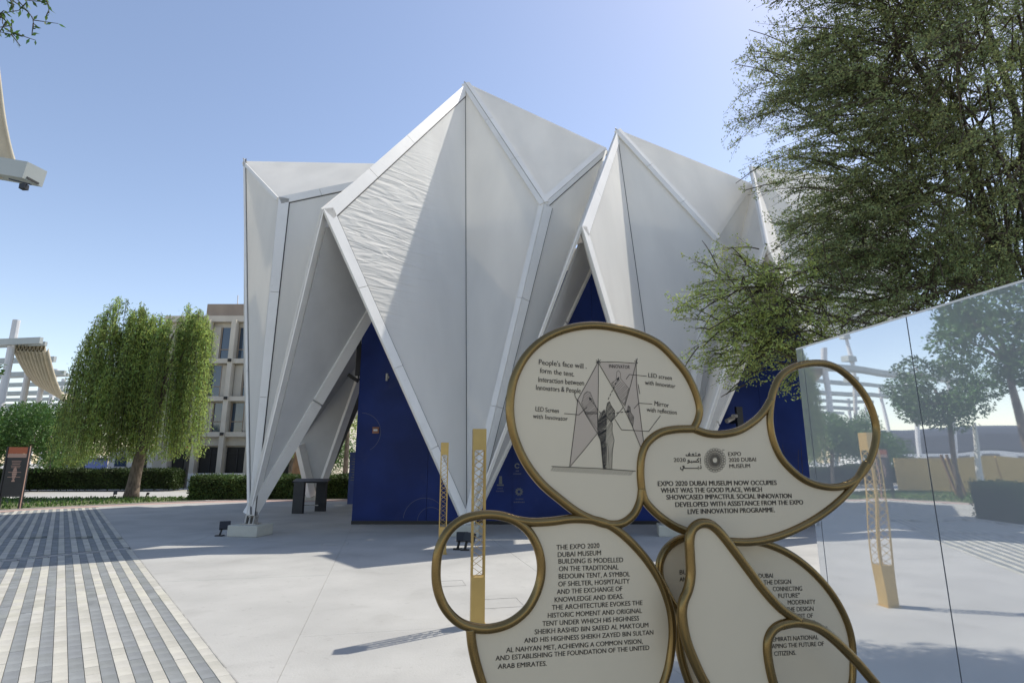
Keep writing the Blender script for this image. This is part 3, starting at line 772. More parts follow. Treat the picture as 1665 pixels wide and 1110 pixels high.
tBo = [(1043, 795), (1049, 814), (1067, 834), (1091, 852), (1115, 863), (1150, 874), (1190, 880), (1226, 880), (1263, 872), (1300, 857), (1336, 836), (1369, 809), (1392, 781), (1409, 752)]
ringC = [(709, 929), (713, 896), (727, 866), (749, 846), (776, 837.5), (802, 836.5), (826, 841), (846, 851), (863, 868), (875, 892), (880, 918), (878, 944), (869, 970), (854, 993), (829, 1012), (799, 1021), (771, 1020), (745, 1010), (724, 988), (712, 959)]
tCt = [(822, 840), (842, 845.5), (866, 848.5), (896, 847), (930, 843), (961, 844.5), (986, 851), (1007, 864), (1031, 886), (1053, 912), (1072, 942), (1084, 971), (1091, 999), (1093, 1030), (1090, 1062), (1084, 1092), (1070, 1130), (1045, 1168), (1010, 1200), (960, 1220), (905, 1217), (855, 1200), (815, 1165), (790, 1125), (776, 1085), (768, 1050), (765, 1022)]
tDl = [(1112, 873), (1096, 881), (1082, 894), (1073, 914), (1073, 937), (1082, 959), (1093, 980), (1104, 997), (1103, 1030), (1108, 1070), (1125, 1120), (1155, 1170), (1200, 1200), (1260, 1215), (1320, 1200), (1365, 1160), (1383, 1115), (1386, 1076), (1385, 1046), (1378, 1015), (1364, 984), (1344, 954), (1319, 927), (1291, 905), (1263, 890), (1235, 881), (1200, 877)]
tE = [(1300, 1009), (1269, 988), (1241, 958), (1216, 925), (1193, 894), (1171, 866), (1157, 853.5), (1146, 850), (1135, 852), (1125, 861), (1121, 878), (1122, 906), (1123, 934), (1119, 957), (1111, 978), (1109, 1001), (1115, 1037), (1127, 1070), (1145, 1108), (1172, 1150), (1210, 1190), (1255, 1215), (1300, 1210), (1290, 1180), (1270, 1145), (1257, 1110), (1249, 1075), (1247, 1045), (1254, 1026), (1270, 1015), (1300, 1010)]
tF = [(1270, 1015), (1290, 1011), (1308, 1012.5), (1330, 1020), (1354, 1037), (1382, 1064), (1410, 1095), (1440, 1135), (1455, 1180), (1430, 1215), (1370, 1230), (1300, 1212)]
tubeobj(PA, tA + [(1043, 794.5)]); tubeobj(PA, tBl); tubeobj(PA, tBt); tubeobj(PA, ring, True); tubeobj(PA, tBo); tubeobj(PA, ringC, True); tubeobj(PA, tCt)
tubeobj(PD, tDl, r=TR); tubeobj(PE, tE, r=.0165); tubeobj(PE, tF, r=.0172)
# supports below, out of the photograph
for a, b in (((960, 1222), None), ((1240, 1212), None)):
    p = PA.w(*a)
    mb = MB(); mb.tube([(p.x, p.y + .03, 0), (p.x, p.y + .03, p.z + .03)], .022, 12); mb.build('support', M['tube'], sign, smooth=True)
p0_, p1_ = PA.w(900, 1222), PA.w(1400, 1222)
mb = MB(); mb.box(((p0_.x + p1_.x) / 2, (p0_.y + p1_.y) / 2, .01), (1.5, .4, .02), rz=math.atan2(PA.u.y, PA.u.x)); mb.build('base_plate', M['tube'], sign)
# panels
plA = plate(PA, [tA, tBl])
ringL = [(1253, 650), (1251, 684), (1256, 714), (1268, 742), (1287, 764), (1310, 781), (1337, 790), (1364, 791), (1388, 782)]
tBo2 = [(1388, 784), (1369, 809), (1336, 836), (1300, 857), (1263, 872), (1226, 880), (1190, 880), (1150, 874), (1115, 863), (1091, 852), (1067, 834), (1049, 814), (1043, 795)]
plB = plate(PA, [tBt, ringL, [(1388, 782), (1388, 784)], tBo2, tBl])
ringR = [(765, 1022), (771, 1020), (799, 1021), (829, 1012), (854, 993), (869, 970), (878, 944), (880, 918), (875, 892), (863, 868), (846, 851), (826, 841), (822, 840)]
plC = plate(PA, [tCt, ringR])
plD = plate(PD, [tDl, [(1200, 877), (1150, 872), (1112, 873)]])
diag = tE[:19] + tE[19:22]
plE = plate(PE, [tE])
# ---- lettering
_cache = {}
def text_data(body, bold=0.0):
    cu = bpy.data.curves.new('t', 'FONT'); cu.body = body; cu.offset = bold; cu.resolution_u = 3; cu.size = 1
    o = bpy.data.objects.new('t', cu); COL.objects.link(o)
    bpy.context.view_layer.update()
    dg = bpy.context.evaluated_depsgraph_get(); me = bpy.data.meshes.new_from_object(o.evaluated_get(dg))
    vs = [v.co.copy() for v in me.vertices]; fs = [tuple(p.vertices) for p in me.polygons]
    COL.objects.unlink(o); bpy.data.objects.remove(o); bpy.data.curves.remove(cu); bpy.data.meshes.remove(me)
    return vs, fs
CAP = max(v.y for v in text_data('H')[0])
def put_text(mb, pl_, body, a, b, capx, bold=0.0, lift=.0012, wob=0.0, seed=0):
    if bold > .001:
        for k, dx in enumerate((-1, 1, 0)):
            q = dx * bold * 9; _line(mb, pl_, body, (a[0] + q, a[1]), (b[0] + q, b[1]), capx, lift + k * 3e-5, 0, 0)
    else: _line(mb, pl_, body, a, b, capx, lift, wob, seed)
def _line(mb, pl_, body, a, b, capx, lift, wob, seed):
    """one line of writing from pixel a to pixel b (baseline), capx = capital height in photo pixels"""
    vs, fs = text_data(body)
    x0_, x1_ = min(v.x for v in vs), max(v.x for v in vs)
    p, q = pl_.uv(*a), pl_.uv(*b); d = q - p; L_ = d.length; d.normalize(); e = Vector((-d.y, d.x))
    cap = (pl_.uv(a[0], a[1] - capx) - p).length
    sx = L_ / (x1_ - x0_); sy = cap / CAP; out = []
    for v in vs:
        X, Y_ = (v.x - x0_) * sx, v.y * sy
        if wob:
            X += wob * cap * (math.sin(v.x * 5.1 + seed) * .5 + math.sin(v.y * 9 + v.x * 2.3 + seed * 2) * .4)
            Y_ += wob * cap * (math.sin(v.x * 3.7 + seed * 3) * .8 + math.sin(v.x * 11 + seed) * .35)
        c = p + d * X + e * Y_; out.append(pl_.fr(c.x, c.y, lift))
    mb.add(out, fs)
Z8 = ((680, 700), 2.7065)
linesC = [("THE EXPO 2020", 608, 523, 797, 514), ("DUBAI MUSEUM", 614, 555, 804, 546), ("BUILDING IS MODELLED", 617, 584, 901, 577), ("ON THE TRADITIONAL", 619, 617, 881, 609), ("BEDOUIN TENT, A SYMBOL", 618, 650, 931, 639), ("OF SHELTER, HOSPITALITY", 616, 684, 930, 670), ("AND THE EXCHANGE OF", 610, 718, 898, 703), ("KNOWLEDGE AND IDEAS.", 600, 753, 902, 737), ("THE ARCHITECTURE EVOKES THE", 588, 787, 986, 765), ("HISTORIC MOMENT AND ORIGINAL", 570, 822, 984, 800), ("TENT UNDER WHICH HIS HIGHNESS", 546, 858, 971, 833), ("SHEIKH RASHID BIN SAEED AL MAKTOUM", 512, 894, 1012, 863), ("AND HIS HIGHNESS SHEIKH ZAYED BIN SULTAN", 466, 932, 1034, 895), ("AL NAHYAN MET, ACHIEVING A COMMON VISION,", 387, 974, 987, 934), ("AND ESTABLISHING THE FOUNDATION OF THE UNITED", 340, 1010, 1016, 962), ("ARAB EMIRATES.", 350, 1046, 565, 1032)]
mb = MB()
for t, x0_, y0_, x1_, y1_ in linesC:
    (a, b) = zc(*Z8, [(x0_, y0_), (x1_, y1_)]); put_text(mb, PA, t, a, b, 7.9, .016)
mb.build('lettering', M['ink'], plC, fix=False)
Z6 = ((1000, 520), 3.0844)
mb = MB()
for t, x0_, y0_, x1_, y1_ in [("EXPO 2020 DUBAI MUSEUM NOW OCCUPIES", 215, 832, 810, 826), ("WHAT WAS THE GOOD PLACE, WHICH", 230, 866, 736, 860), ("SHOWCASED IMPACTFUL SOCIAL INNOVATION", 258, 900, 885, 892), ("DEVELOPED WITH ASSISTANCE FROM THE EXPO", 303, 937, 943, 924), ("LIVE INNOVATION PROGRAMME.", 365, 972, 801, 962)]:
    (a, b) = zc(*Z6, [(x0_, y0_), (x1_, y1_)]); put_text(mb, PA, t, a, b, 7.9, .032)
for t, x0_, y0_, x1_, y1_ in [("EXPO", 568, 682, 632, 680), ("2020 DUBAI", 571, 711, 707, 708), ("MUSEUM", 574, 742, 677, 740), ("2020", 294, 711, 354, 711)]:
    (a, b) = zc(*Z6, [(x0_, y0_), (x1_, y1_)]); put_text(mb, PA, t, a, b, 6.3, .012)
def ribbon(mb, pl_, pts, wpx, lift=.0012, k=[0]):
    W2 = [pl_.uv(*p) for p in pts]; hw = wpx * .62 * 1.95 / 930
    for i in range(len(W2) - 1):
        d = W2[i + 1] - W2[i]
        if d.length < 1e-6: continue
        d.normalize(); e = Vector((-d.y, d.x)) * hw; a = W2[i] - d * hw * .6; b = W2[i + 1] + d * hw * .6
        k[0] = (k[0] + 1) % 40; l = lift + k[0] * 8e-6
        mb.add([pl_.fr(*(a - e), l), pl_.fr(*(b - e), l), pl_.fr(*(b + e), l), pl_.fr(*(a + e), l)], [(0, 1, 2, 3)])
def circle(cx, cy, rx, ry, n=14, a0=0, a1=360): return [(cx + rx * math.cos(math.radians(a0 + (a1 - a0) * i / n)), cy + ry * math.sin(math.radians(a0 + (a1 - a0) * i / n))) for i in range(n + 1)]
ZL = ((1090, 720), 11.893)
ar = [
    # mim, ta, ha, fa
    circle(556, 226, 17, 17), [(575, 245), (300, 245), (304, 222)], [(492, 245), (490, 215)], [(480, 190), (484, 190)], [(494, 190), (498, 190)], [(455, 245), (415, 210), (455, 212)], circle(362, 222, 16, 16), [(362, 188), (366, 188)],
    # alef with hamza, kaf, sin, ba, waw
    [(578, 290), (578, 362)], [(570, 385), (586, 385)], [(548, 292), (510, 325), (545, 345), (545, 366), (355, 366)], [(495, 366), (495, 340)], [(470, 366), (470, 345)], [(447, 366), (447, 345)], [(410, 366), (410, 340)], [(408, 385), (412, 385)], circle(350, 345, 15, 15), [(363, 350), (358, 378), (328, 388)],
    # dal, ba, ya
    [(580, 430), (593, 465), (590, 486), (562, 486)], [(535, 450), (535, 486), (270, 486), (262, 445), (235, 442)], [(538, 505), (542, 505)], [(235, 442), (250, 470), (245, 500), (215, 512), (192, 495), (194, 465)], [(226, 528), (230, 528)], [(240, 528), (244, 528)],
]
for s_ in ar: ribbon(mb, PA, zc(*ZL, s_), 1.15)
# the rosette of circles
rc = (860, 330)
for rr_, n_, cr in ((200, 22, 24), (158, 22, 21), (118, 22, 14), (90, 22, 10)):
    for i in range(n_):
        a = 2 * math.pi * (i + (.5 if rr_ in (158, 90) else 0)) / n_
        ribbon(mb, PA, zc(*ZL, circle(rc[0] + rr_ * .93 * math.cos(a), rc[1] + rr_ * 1.04 * math.sin(a), cr, cr, 10)), .55)
for i in range(44):
    a = 2 * math.pi * i / 44; ribbon(mb, PA, zc(*ZL, [(rc[0] + 46 * math.cos(a), rc[1] + 50 * math.sin(a)), (rc[0] + 76 * math.cos(a), rc[1] + 84 * math.sin(a))]), .45)
ribbon(mb, PA, zc(*ZL, [(1000, 130), (1040, 132)]), .8)
mb.build('lettering', M['ink'], plB, fix=False)
ZA = ((1040, 800), 3.5805)
hw = [MB(), MB()]
for t, x0_, y0_, x1_, y1_ in [("BUILT", 233, 477, 322, 474), ("AND", 232, 518, 292, 516), ("DUBAI", 693, 498, 776, 496), ("THE DESIGN", 722, 536, 881, 531), ("CONNECTING", 776, 574, 945, 571), ("FUTURE\"", 808, 614, 932, 610), ("MODERNITY", 862, 652, 1023, 648), ("THE DESIGN", 850, 693, 1012, 688), ("SPIRIT OF", 890, 733, 1008, 728), ("SON", 966, 771, 1018, 768), ("LIVES", 1020, 808, 1094, 805), ("EMIRATI NATIONAL", 775, 867, 1040, 853), ("SHAPING THE FUTURE OF", 735, 909, 1072, 891), ("CITIZENS.", 783, 950, 910, 944)]:
    (a, b) = zc(*ZA, [(x0_, y0_), (x1_, y1_)]); put_text(hw[0 if x0_ < 300 else 1], PD, t, a, b, 7.2, .012)
for mb in hw: mb.build('lettering', M['ink'], plD, fix=False)
ZH = ((820, 560), 4.625)
hw = [MB() for _ in range(6)]
for k, (t, x0_, y0_, x1_, y1_, cp) in enumerate([("People's face will .", 258, 150, 618, 182, 7.4), ("form the tent.", 265, 212, 525, 240, 7.2), ("Interaction between", 255, 280, 598, 308, 7.4), ("Innovators & People", 238, 340, 572, 366, 7.2), ("LED Screen", 232, 500, 408, 514, 6.6), ("with Innovator", 213, 553, 475, 574, 6.4), ("INNOVATOR", 787, 175, 942, 183, 5.0), ("LED screen", 1082, 245, 1258, 268, 6.2), ("with Innovator", 1055, 299, 1285, 328, 6.2), ("Mirror", 1128, 458, 1235, 472, 6.6), ("with reflection", 1070, 503, 1295, 526, 6.2), ("INNOVA", 605, 525, 697, 527, 4.4)]):
    (a, b) = zc(*ZH, [(x0_, y0_), (x1_, y1_)]); mb = hw[(0, 0, 0, 0, 1, 1, 2, 3, 3, 4, 4, 5)[k]]
    for q, dx in enumerate((0, .2)): _line(mb, PA, t, (a[0] + dx, a[1]), (b[0] + dx, b[1]), cp * 1.12, .0012 + q * 3e-5, .045, k * 1.7)
for mb in hw: mb.build('handwriting', M['ink'], plA, fix=False)
mb = MB()
for k, poly in enumerate(([(705, 135), (548, 418), (698, 662)], [(550, 425), (490, 916), (698, 668)], [(712, 135), (988, 145), (900, 462)], [(990, 165), (1046, 742), (1030, 780), (905, 472)], [(712, 140), (892, 470), (805, 570), (706, 655)])):
    P2d = [PA.uv(*q) for q in zc(*ZH, poly)]
    if k == 4: continue
    mb.add([PA.fr(q.x, q.y, .0006) for q in P2d], [tuple(range(len(P2d)))])
mb.build('drawing_wash', M['wash'], plA, fix=False)
mb = MB()
SK = [[(706, 108), (707, 300), (703, 500), (702, 662)], [(690, 131), (840, 131), (1000, 142)], [(690, 118), (722, 140)], [(722, 116), (692, 140)], [(978, 125), (1002, 138)], [(1000, 105), (988, 150)], [(705, 130), (620, 290), (548, 418), (555, 420), (620, 540), (698, 665)], [(551, 415), (535, 560), (505, 800), (490, 920)], [(490, 920), (600, 790), (698, 668)], [(805, 578), (895, 470)], [(990, 110), (992, 300), (1010, 450), (1048, 745)], [(988, 145), (950, 300), (905, 462)], [(705, 135), (800, 300), (895, 470), (960, 610), (1030, 785)], [(355, 915), (520, 922), (700, 930), (985, 950)], [(530, 360), (530, 385), (552, 432)], [(1005, 300), (1018, 370)],
      [(450, 518), (560, 528), (620, 470)], [(1068, 238), (940, 225), (915, 260)], [(1110, 447), (1010, 440), (975, 480)], [(1172, 535), (1085, 652), (880, 640), (830, 560)]]
for s_ in SK: ribbon(mb, PA, zc(*ZH, s_), .85)
def dash(a, b, n=6):
    for i in range(n):
        t0, t1 = i / n, (i + .55) / n
        ribbon(mb, PA, zc(*ZH, [(a[0] + (b[0] - a[0]) * t0, a[1] + (b[1] - a[1]) * t0), (a[0] + (b[0] - a[0]) * t1, a[1] + (b[1] - a[1]) * t1)]), 1.1)
    d = Vector((b[0] - a[0], b[1] - a[1])).normalized(); e = Vector((-d.y, d.x)); b = Vector(b)
    q = [PA.uv(*p) for p in zc(*ZH, [tuple(b + d * 10), tuple(b - d * 16 + e * 12), tuple(b - d * 16 - e * 12)])]; mb.add([PA.fr(*p, .0016) for p in q], [(0, 1, 2)])
dash((722, 515), (640, 402), 5); dash((780, 412), (858, 250), 6); dash((782, 520), (935, 502), 5)
def hatch(poly, ang_, step, jit=0, w=.55, seed=1):
    rr = random.Random(seed); ca, sa = math.cos(math.radians(ang_)), math.sin(math.radians(ang_))
    R_ = [(x * ca + y * sa, -x * sa + y * ca) for x, y in poly]
    y = min(p[1] for p in R_) + step / 2
    while y < max(p[1] for p in R_):
        xs_ = []
        for i in range(len(R_)):
            (xa, ya), (xb, yb) = R_[i], R_[(i + 1) % len(R_)]
            if (ya > y) != (yb > y): xs_.append(xa + (y - ya) / (yb - ya) * (xb - xa))
        xs_.sort()
        for i in range(0, len(xs_) - 1, 2):
            j = rr.uniform(-jit, jit); a, b = (xs_[i], y), (xs_[i + 1], y + j)
            ribbon(mb, PA, zc(*ZH, [(p[0] * ca - p[1] * sa, p[0] * sa + p[1] * ca) for p in (a, b)]), w)
        y += step * rr.uniform(.75, 1.25)
def outline(poly, w=.7, close=True): ribbon(mb, PA, zc(*ZH, poly + ([poly[0]] if close else [])), w)
man = [(700, 585), (722, 520), (750, 490), (765, 540), (800, 580), (812, 590), (808, 650), (820, 700), (825, 720), (812, 790), (806, 938), (786, 938), (778, 760), (768, 740), (772, 935), (742, 935), (735, 800), (722, 720), (704, 680)]
outline(man); hatch(man, -58, 11, 4, .6, 2)
hatch([(700, 585), (750, 490), (770, 560), (760, 720), (765, 800), (760, 935), (742, 935), (722, 720), (702, 680)], -35, 6, 4, .9, 3)
head = [(762, 500), (775, 440), (790, 428), (800, 455), (830, 500), (828, 540), (800, 578), (768, 545)]
outline(head); hatch(head, -50, 7, 2, .55, 4); hatch(head, 50, 14, 2, .45, 4)
f1 = [(580, 440), (600, 370), (622, 352), (645, 360), (660, 400), (690, 470), (700, 500), (700, 640), (640, 560), (605, 505)]; outline(f1, .5); hatch(f1, -40, 12, 3, .45, 5)
f2 = [(805, 290), (840, 265), (845, 205), (858, 195), (872, 215), (875, 258), (935, 330), (900, 455), (860, 400)]; outline(f2, .5); hatch([(805, 290), (860, 262), (935, 330), (900, 455)], -45, 12, 3, .5, 6)
f3 = [(930, 458), (945, 470), (950, 510), (972, 545), (965, 620), (940, 570), (925, 500)]; outline(f3, .5); hatch(f3, -45, 8, 2, .5, 7); hatch(f3, 40, 12, 2, .4, 7)
for i in range(36):
    x = 372 + i * 17; y = 917 + (x - 355) * .055; ribbon(mb, PA, zc(*ZH, [(x, y), (x - 22 + (i * 7 % 5), y + 30 + (i * 3 % 7))]), .6)
mb.build('line_drawing', M['ink'], plA, fix=False)

# ================================================================== TREES
def bez(a, b, c, n):
    return [a * (1 - t) ** 2 + b * 2 * t * (1 - t) + c * t * t for t in [i / n for i in range(n + 1)]]
def spray_tree(root, rng, lobes, trunk_top, leaf_m, limb_r=.06, leaf=(.036, .016), flow=(-.75, -.15, .12)):
    """lobes: (centre, radii, n_branches, tint): arching branches that carry fans of leafy twigs"""
    SA, SB, R0, R1_ = [], [], [], []
    LC, LD, LT = [], [], []
    limbs = MB(); fl = np.array(flow)
    for (cx, rad, nbr, tnt) in lobes:
        cx = np.array(cx); rad = np.array(rad)
        nb = max(2, nbr // 45); hubs = []
        for b in range(nb):
            d = rng.normal(size=3); d /= np.linalg.norm(d); h = cx - fl * rad * .35 + d * rad * rng.uniform(.1, .55)
            hubs.append(h); tt = np.array(trunk_top) + rng.normal(size=3) * .15
            mid = (tt + h) / 2 + np.array([0, 0, .1]) * np.linalg.norm(h - tt) + rng.normal(size=3) * .4
            r0 = limb_r * rng.uniform(.5, 1.0)
            limbs.tube(bez(Vector(tt), Vector(mid), Vector(h), 7), [r0 * (1 - .75 * i / 7) for i in range(8)], 6)
        hubs = np.array(hubs)
        for b in range(nbr):
            d = rng.normal(size=3); d /= np.linalg.norm(d); p = cx + d * rad * rng.uniform(0, 1) ** .5 * .95 - fl * .35
            h = hubs[np.argmin(((hubs - p) ** 2).sum(1) * rng.uniform(.5, 1.5, len(hubs)))]
            out = (p - cx) / rad; dr = fl + out * .45 + rng.normal(size=3) * .3; dr /= np.linalg.norm(dr)
            L_ = rng.uniform(.7, 1.35) * min(1.0, rad.min() / 1.1); bt = rng.uniform(.62, 1.35); droop = rng.uniform(.35, .9)
            q = np.linspace(0, 1, 6)[:, None]; BP = p + dr * L_ * q + np.array([0, 0, -droop]) * L_ * q ** 2 * .55
            BP = BP[:max(2, 1 + int((((BP - cx) / rad) ** 2).sum(1).__lt__(1.08).sum()))]
            BP = np.concatenate([BP, np.repeat(BP[-1:], 6 - len(BP), 0)]) if len(BP) < 6 else BP
            SA += list(BP[:-1]); SB += list(BP[1:] + 1e-5); R0 += [.009, .0075, .006, .0045, .003]; R1_ += [.0075, .006, .0045, .003, .0015]
            if b % 3 == 0:
                m_ = (p + h) / 2 + rng.normal(size=3) * .1; SA += [h, m_]; SB += [m_, p]; R0 += [.010, .008]; R1_ += [.008, .007]
            side = np.cross(dr, np.array([0, 0, 1.0])); side /= np.linalg.norm(side) + 1e-9
            nt = int(13 * L_) + 4
            for t in range(nt):
                u = rng.uniform(.12, 1); o = BP[min(int(u * 5), 4)] * (1 - (u * 5) % 1) + BP[min(int(u * 5) + 1, 5)] * ((u * 5) % 1)
                td = dr * .8 + side * (1 if t % 2 else -1) * rng.uniform(.25, .9) + rng.normal(size=3) * .22 + np.array([0, 0, -.35 * u]); td /= np.linalg.norm(td)
                tl = rng.uniform(.14, .36); e = o + td * tl
                if (((e - cx) / rad) ** 2).sum() > 1.25: continue
                SA.append(o); SB.append(e); R0.append(.0026); R1_.append(.0012)
                n = 17; tk = rng.uniform(.0, 1.05, n)[:, None]
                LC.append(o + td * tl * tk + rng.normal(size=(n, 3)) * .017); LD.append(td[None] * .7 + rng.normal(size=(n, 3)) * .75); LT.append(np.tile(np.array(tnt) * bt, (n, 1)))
    limbs.build('limb', M['bark2'], root, smooth=True, fix=False)
    rods('twigs', SA, SB, R0, R1_, M['twig'], root)
    print('leaves', sum(len(c) for c in LC))
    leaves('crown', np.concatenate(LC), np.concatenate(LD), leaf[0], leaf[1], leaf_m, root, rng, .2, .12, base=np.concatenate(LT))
rng = np.random.default_rng(11)
big = empty('feathery_tree', (7.2, 7.6, 0), 'big feathery dark green tree spreading above the mirror wall', 'tree')
mb = MB(); tp = [Vector((7.2, 7.6, 0)), Vector((7.15, 7.5, .8)), Vector((6.9, 7.3, 1.7)), Vector((6.6, 7.0, 2.6))]
mb.tube(spline(tp, 4), [.24 - .01 * i for i in range(13)], 10); mb.build('trunk', M['bark2'], big, smooth=True, fix=False)
# heavy limbs that show against the leaves
mb = MB()
def heavy(pts, r0, r1):
    r0 *= .62; r1 *= .6
    sp = spline(pts, 5); n = len(sp) - 1; mb.tube(sp, [r0 + (r1 - r0) * i / n for i in range(n + 1)], 8)
heavy([tp[3], at(1600, 330, 6.6), at(1545, 200, 6.3), at(1480, 90, 6.0), at(1420, -10, 5.6), at(1380, -120, 5.2)], .085, .03)
heavy([tp[3], at(1665, 250, 6.6), at(1610, 60, 6.4), at(1570, -40, 6.2), at(1540, -200, 6)], .09, .035)
heavy([at(1600, 330, 6.6), at(1480, 290, 6.2), at(1400, 250, 6.0), at(1310, 180, 5.8), at(1240, 150, 5.7)], .045, .008)
heavy([tp[2], at(1520, 500, 6.8), at(1420, 470, 6.6), at(1330, 450, 6.3), at(1260, 470, 5.9), at(1200, 480, 5.6)], .04, .004)
heavy([tp[3], at(1560, 420, 6.8), at(1540, 300, 6.8), at(1520, 180, 6.8), at(1500, 60, 7)], .05, .02)
heavy([at(1545, 200, 6.3), at(1430, 110, 6.0), at(1340, 90, 5.8), at(1280, 110, 5.7)], .03, .008)
heavy([at(1400, 420, 6.6), at(1330, 500, 6.2), at(1260, 560, 5.9), at(1210, 600, 5.7)], .02, .005)
mb.build('limb', M['bark2'], big, smooth=True, fix=False)
dk = (.86, .93, .85); md = (1, 1, .95); br = (1.35, 1.35, .9)  # br: sunlit lower cluster, its brightness put into the leaf tint
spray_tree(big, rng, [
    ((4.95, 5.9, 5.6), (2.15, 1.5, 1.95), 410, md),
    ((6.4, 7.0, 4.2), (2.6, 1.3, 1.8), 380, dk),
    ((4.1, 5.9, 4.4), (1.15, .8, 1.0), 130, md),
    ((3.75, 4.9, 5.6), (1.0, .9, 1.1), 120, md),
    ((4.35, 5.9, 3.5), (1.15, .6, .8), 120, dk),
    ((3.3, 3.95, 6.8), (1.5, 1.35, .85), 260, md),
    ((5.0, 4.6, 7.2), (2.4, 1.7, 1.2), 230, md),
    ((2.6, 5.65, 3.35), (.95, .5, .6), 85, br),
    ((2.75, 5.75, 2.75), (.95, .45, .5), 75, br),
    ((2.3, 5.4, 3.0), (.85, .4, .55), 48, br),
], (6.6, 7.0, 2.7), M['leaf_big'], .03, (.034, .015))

# weeping tree on the left
wg = gr(213, 808)
wt = empty('weeping_tree', wg, 'broad weeping tree with hanging light green branches left of the tent', 'tree')
mb = MB(); mb.tube(spline([wg, wg + Vector((.08, 0, 1.2)), wg + Vector((.25, 0, 2.6)), wg + Vector((.3, .1, 4.2))], 4), [.34, .30, .27, .25, .24, .235, .23, .22, .21, .2, .19, .18, .17], 10); mb.build('trunk', M['bark'], wt, smooth=True, fix=False)
rng = np.random.default_rng(21)
WY = wg.y
def wx(px): return (px - 832.5) / 905 * WY
lobes = [(wx(190), 9.3, 1.35, 1.7), (wx(248), 8.3, 1.3, 1.8), (wx(298), 9.0, 1.3, 1.8), (wx(138), 7.0, .95, 1.7), (wx(222), 9.0, 1.0, 2.0), (wx(318), 8.7, .75, 2.0), (wx(158), 8.5, 1.0, 1.6), (wx(272), 8.6, 1.0, 1.6), (wx(210), 6.6, 1.6, 1.6)]
mbl = MB(); LC, LD, LT, SA, SB = [], [], [], [], []
for li, (lx, lz, lr, zb) in enumerate(lobes):
    hub = Vector((lx, WY, lz - lr * .9))
    mbl.tube(bez(wg + Vector((.3, 0, 2.6)), Vector(((lx + wg.x) / 2, WY, lz - 2.2)), hub, 6), [.11, .1, .09, .07, .06, .05, .03], 6)
    ns = int(72 * lr); cl_a = rng.uniform(0, 2 * math.pi, 40); cl_r = lr * np.sqrt(rng.uniform(.05, 1, 40)); cl_t = rng.uniform(.6, 1.35, 40); cl_z = rng.uniform(-.35, .35, 40); ncl = int(8 + 7 * lr)
    for s_ in range(ns):
        ci = rng.integers(ncl); a = cl_a[ci] + rng.normal() * .16; r = abs(cl_r[ci] + rng.normal() * .09); yy = r * math.sin(a) * .95; xx = r * math.cos(a)
        top = lz - (r / lr) ** 2.2 * lr * .85 - rng.uniform(0, .35) + cl_z[ci]; bot = zb - .15 + rng.uniform(0, 1.0) ** 2 * (1.2 + 1.6 * math.sin(a * 3 + li) ** 2) if rng.uniform() < .72 else rng.uniform(zb + .3, top - .6)
        ln = max(top - bot, .5); k = int(ln * 26) + 8
        ts = rng.uniform(0, 1, k)[:, None]; sway = rng.normal(size=2) * .18
        p0 = np.array([lx + xx * .75, WY + yy * .75, top + .1])
        pts = p0 + np.concatenate([xx * .25 * np.sqrt(ts) + sway[0] * ts, yy * .25 * np.sqrt(ts) + sway[1] * ts, -ln * ts ** 1.1], 1)
        q = np.linspace(0, 1, 5)[:, None]; Q_ = p0 + np.concatenate([xx * .25 * np.sqrt(q) + sway[0] * q, yy * .25 * np.sqrt(q) + sway[1] * q, -ln * q ** 1.1], 1)
        SA += list(Q_[:-1]); SB += list(Q_[1:])
        LC.append(pts + rng.normal(size=(k, 3)) * np.array([.085, .085, .05])); D_ = rng.normal(size=(k, 3)) * .6; D_[:, 2] -= .9; LD.append(D_)
        LT.append(np.tile(np.array([1, 1, .9]) * cl_t[ci] * rng.uniform(.85, 1.15), (k, 1)))
mbl.build('limb', M['bark'], wt, smooth=True, fix=False)
rods('twigs', SA, SB, .009, .005, M['twig'], wt)
leaves('crown', np.concatenate(LC), np.concatenate(LD), .15, .045, M['leaf_wil'], wt, rng, .25, .15, base=np.concatenate(LT))

def round_tree(pos, h, r, label, seed, m='leaf_dark', n=9000, leaf=.16, rz=.8, trunk=None, clump=26, name='round_tree', group=None, lean=0, tint=1.0):
    rng = np.random.default_rng(seed); pos = Vector(pos)
    root = empty(name, pos, label, 'tree', group)
    top = pos + Vector((lean, 0, h - r * rz * 1.4))
    mb = MB(); mb.tube([pos, pos + Vector((lean * .3, 0, (h - 2 * r * rz) * .6)), top], [trunk or r * .07, (trunk or r * .07) * .85, (trunk or r * .07) * .6], 8)
    cc = np.array(pos) + np.array([lean, 0, h - r * rz]); cl = []
    for k in range(clump):
        d = rng.normal(size=3); d /= np.linalg.norm(d); q = cc + d * np.array([r, r, r * rz]) * rng.uniform(.5, .86); cl.append((q, rng.uniform(.25, .42) * r))
        if k < 9: mb.tube(bez(top, (top + Vector(q)) / 2 + Vector((0, 0, .1 * r)), Vector(q), 4), [r * .035, r * .03, r * .022, r * .015, r * .008], 5)
    mb.build('trunk', M['bark'], root, smooth=True, fix=False)
    C, T = [], []
    for q, rr in cl:
        k = n // clump; d = rng.normal(size=(k, 3)); d /= np.linalg.norm(d, axis=1, keepdims=True)
        C.append(q + d * rr * rng.uniform(.55, 1.05, (k, 1)) * np.array([1.15, 1.15, .85])); T.append(np.tile([tint * rng.uniform(.75, 1.25)] * 3, (k, 1)))
    C = np.concatenate(C); leaves('crown', C, (C - cc) * .5 + rng.normal(size=C.shape) * r * .5, leaf, leaf * .5, M[m], root, rng, .3, .15, base=np.concatenate(T))
    return root
round_tree(gr(22, 798), 5.1, 2.6, 'dense bright green round tree behind the black wayfinding sign at far left', 31, n=15000)
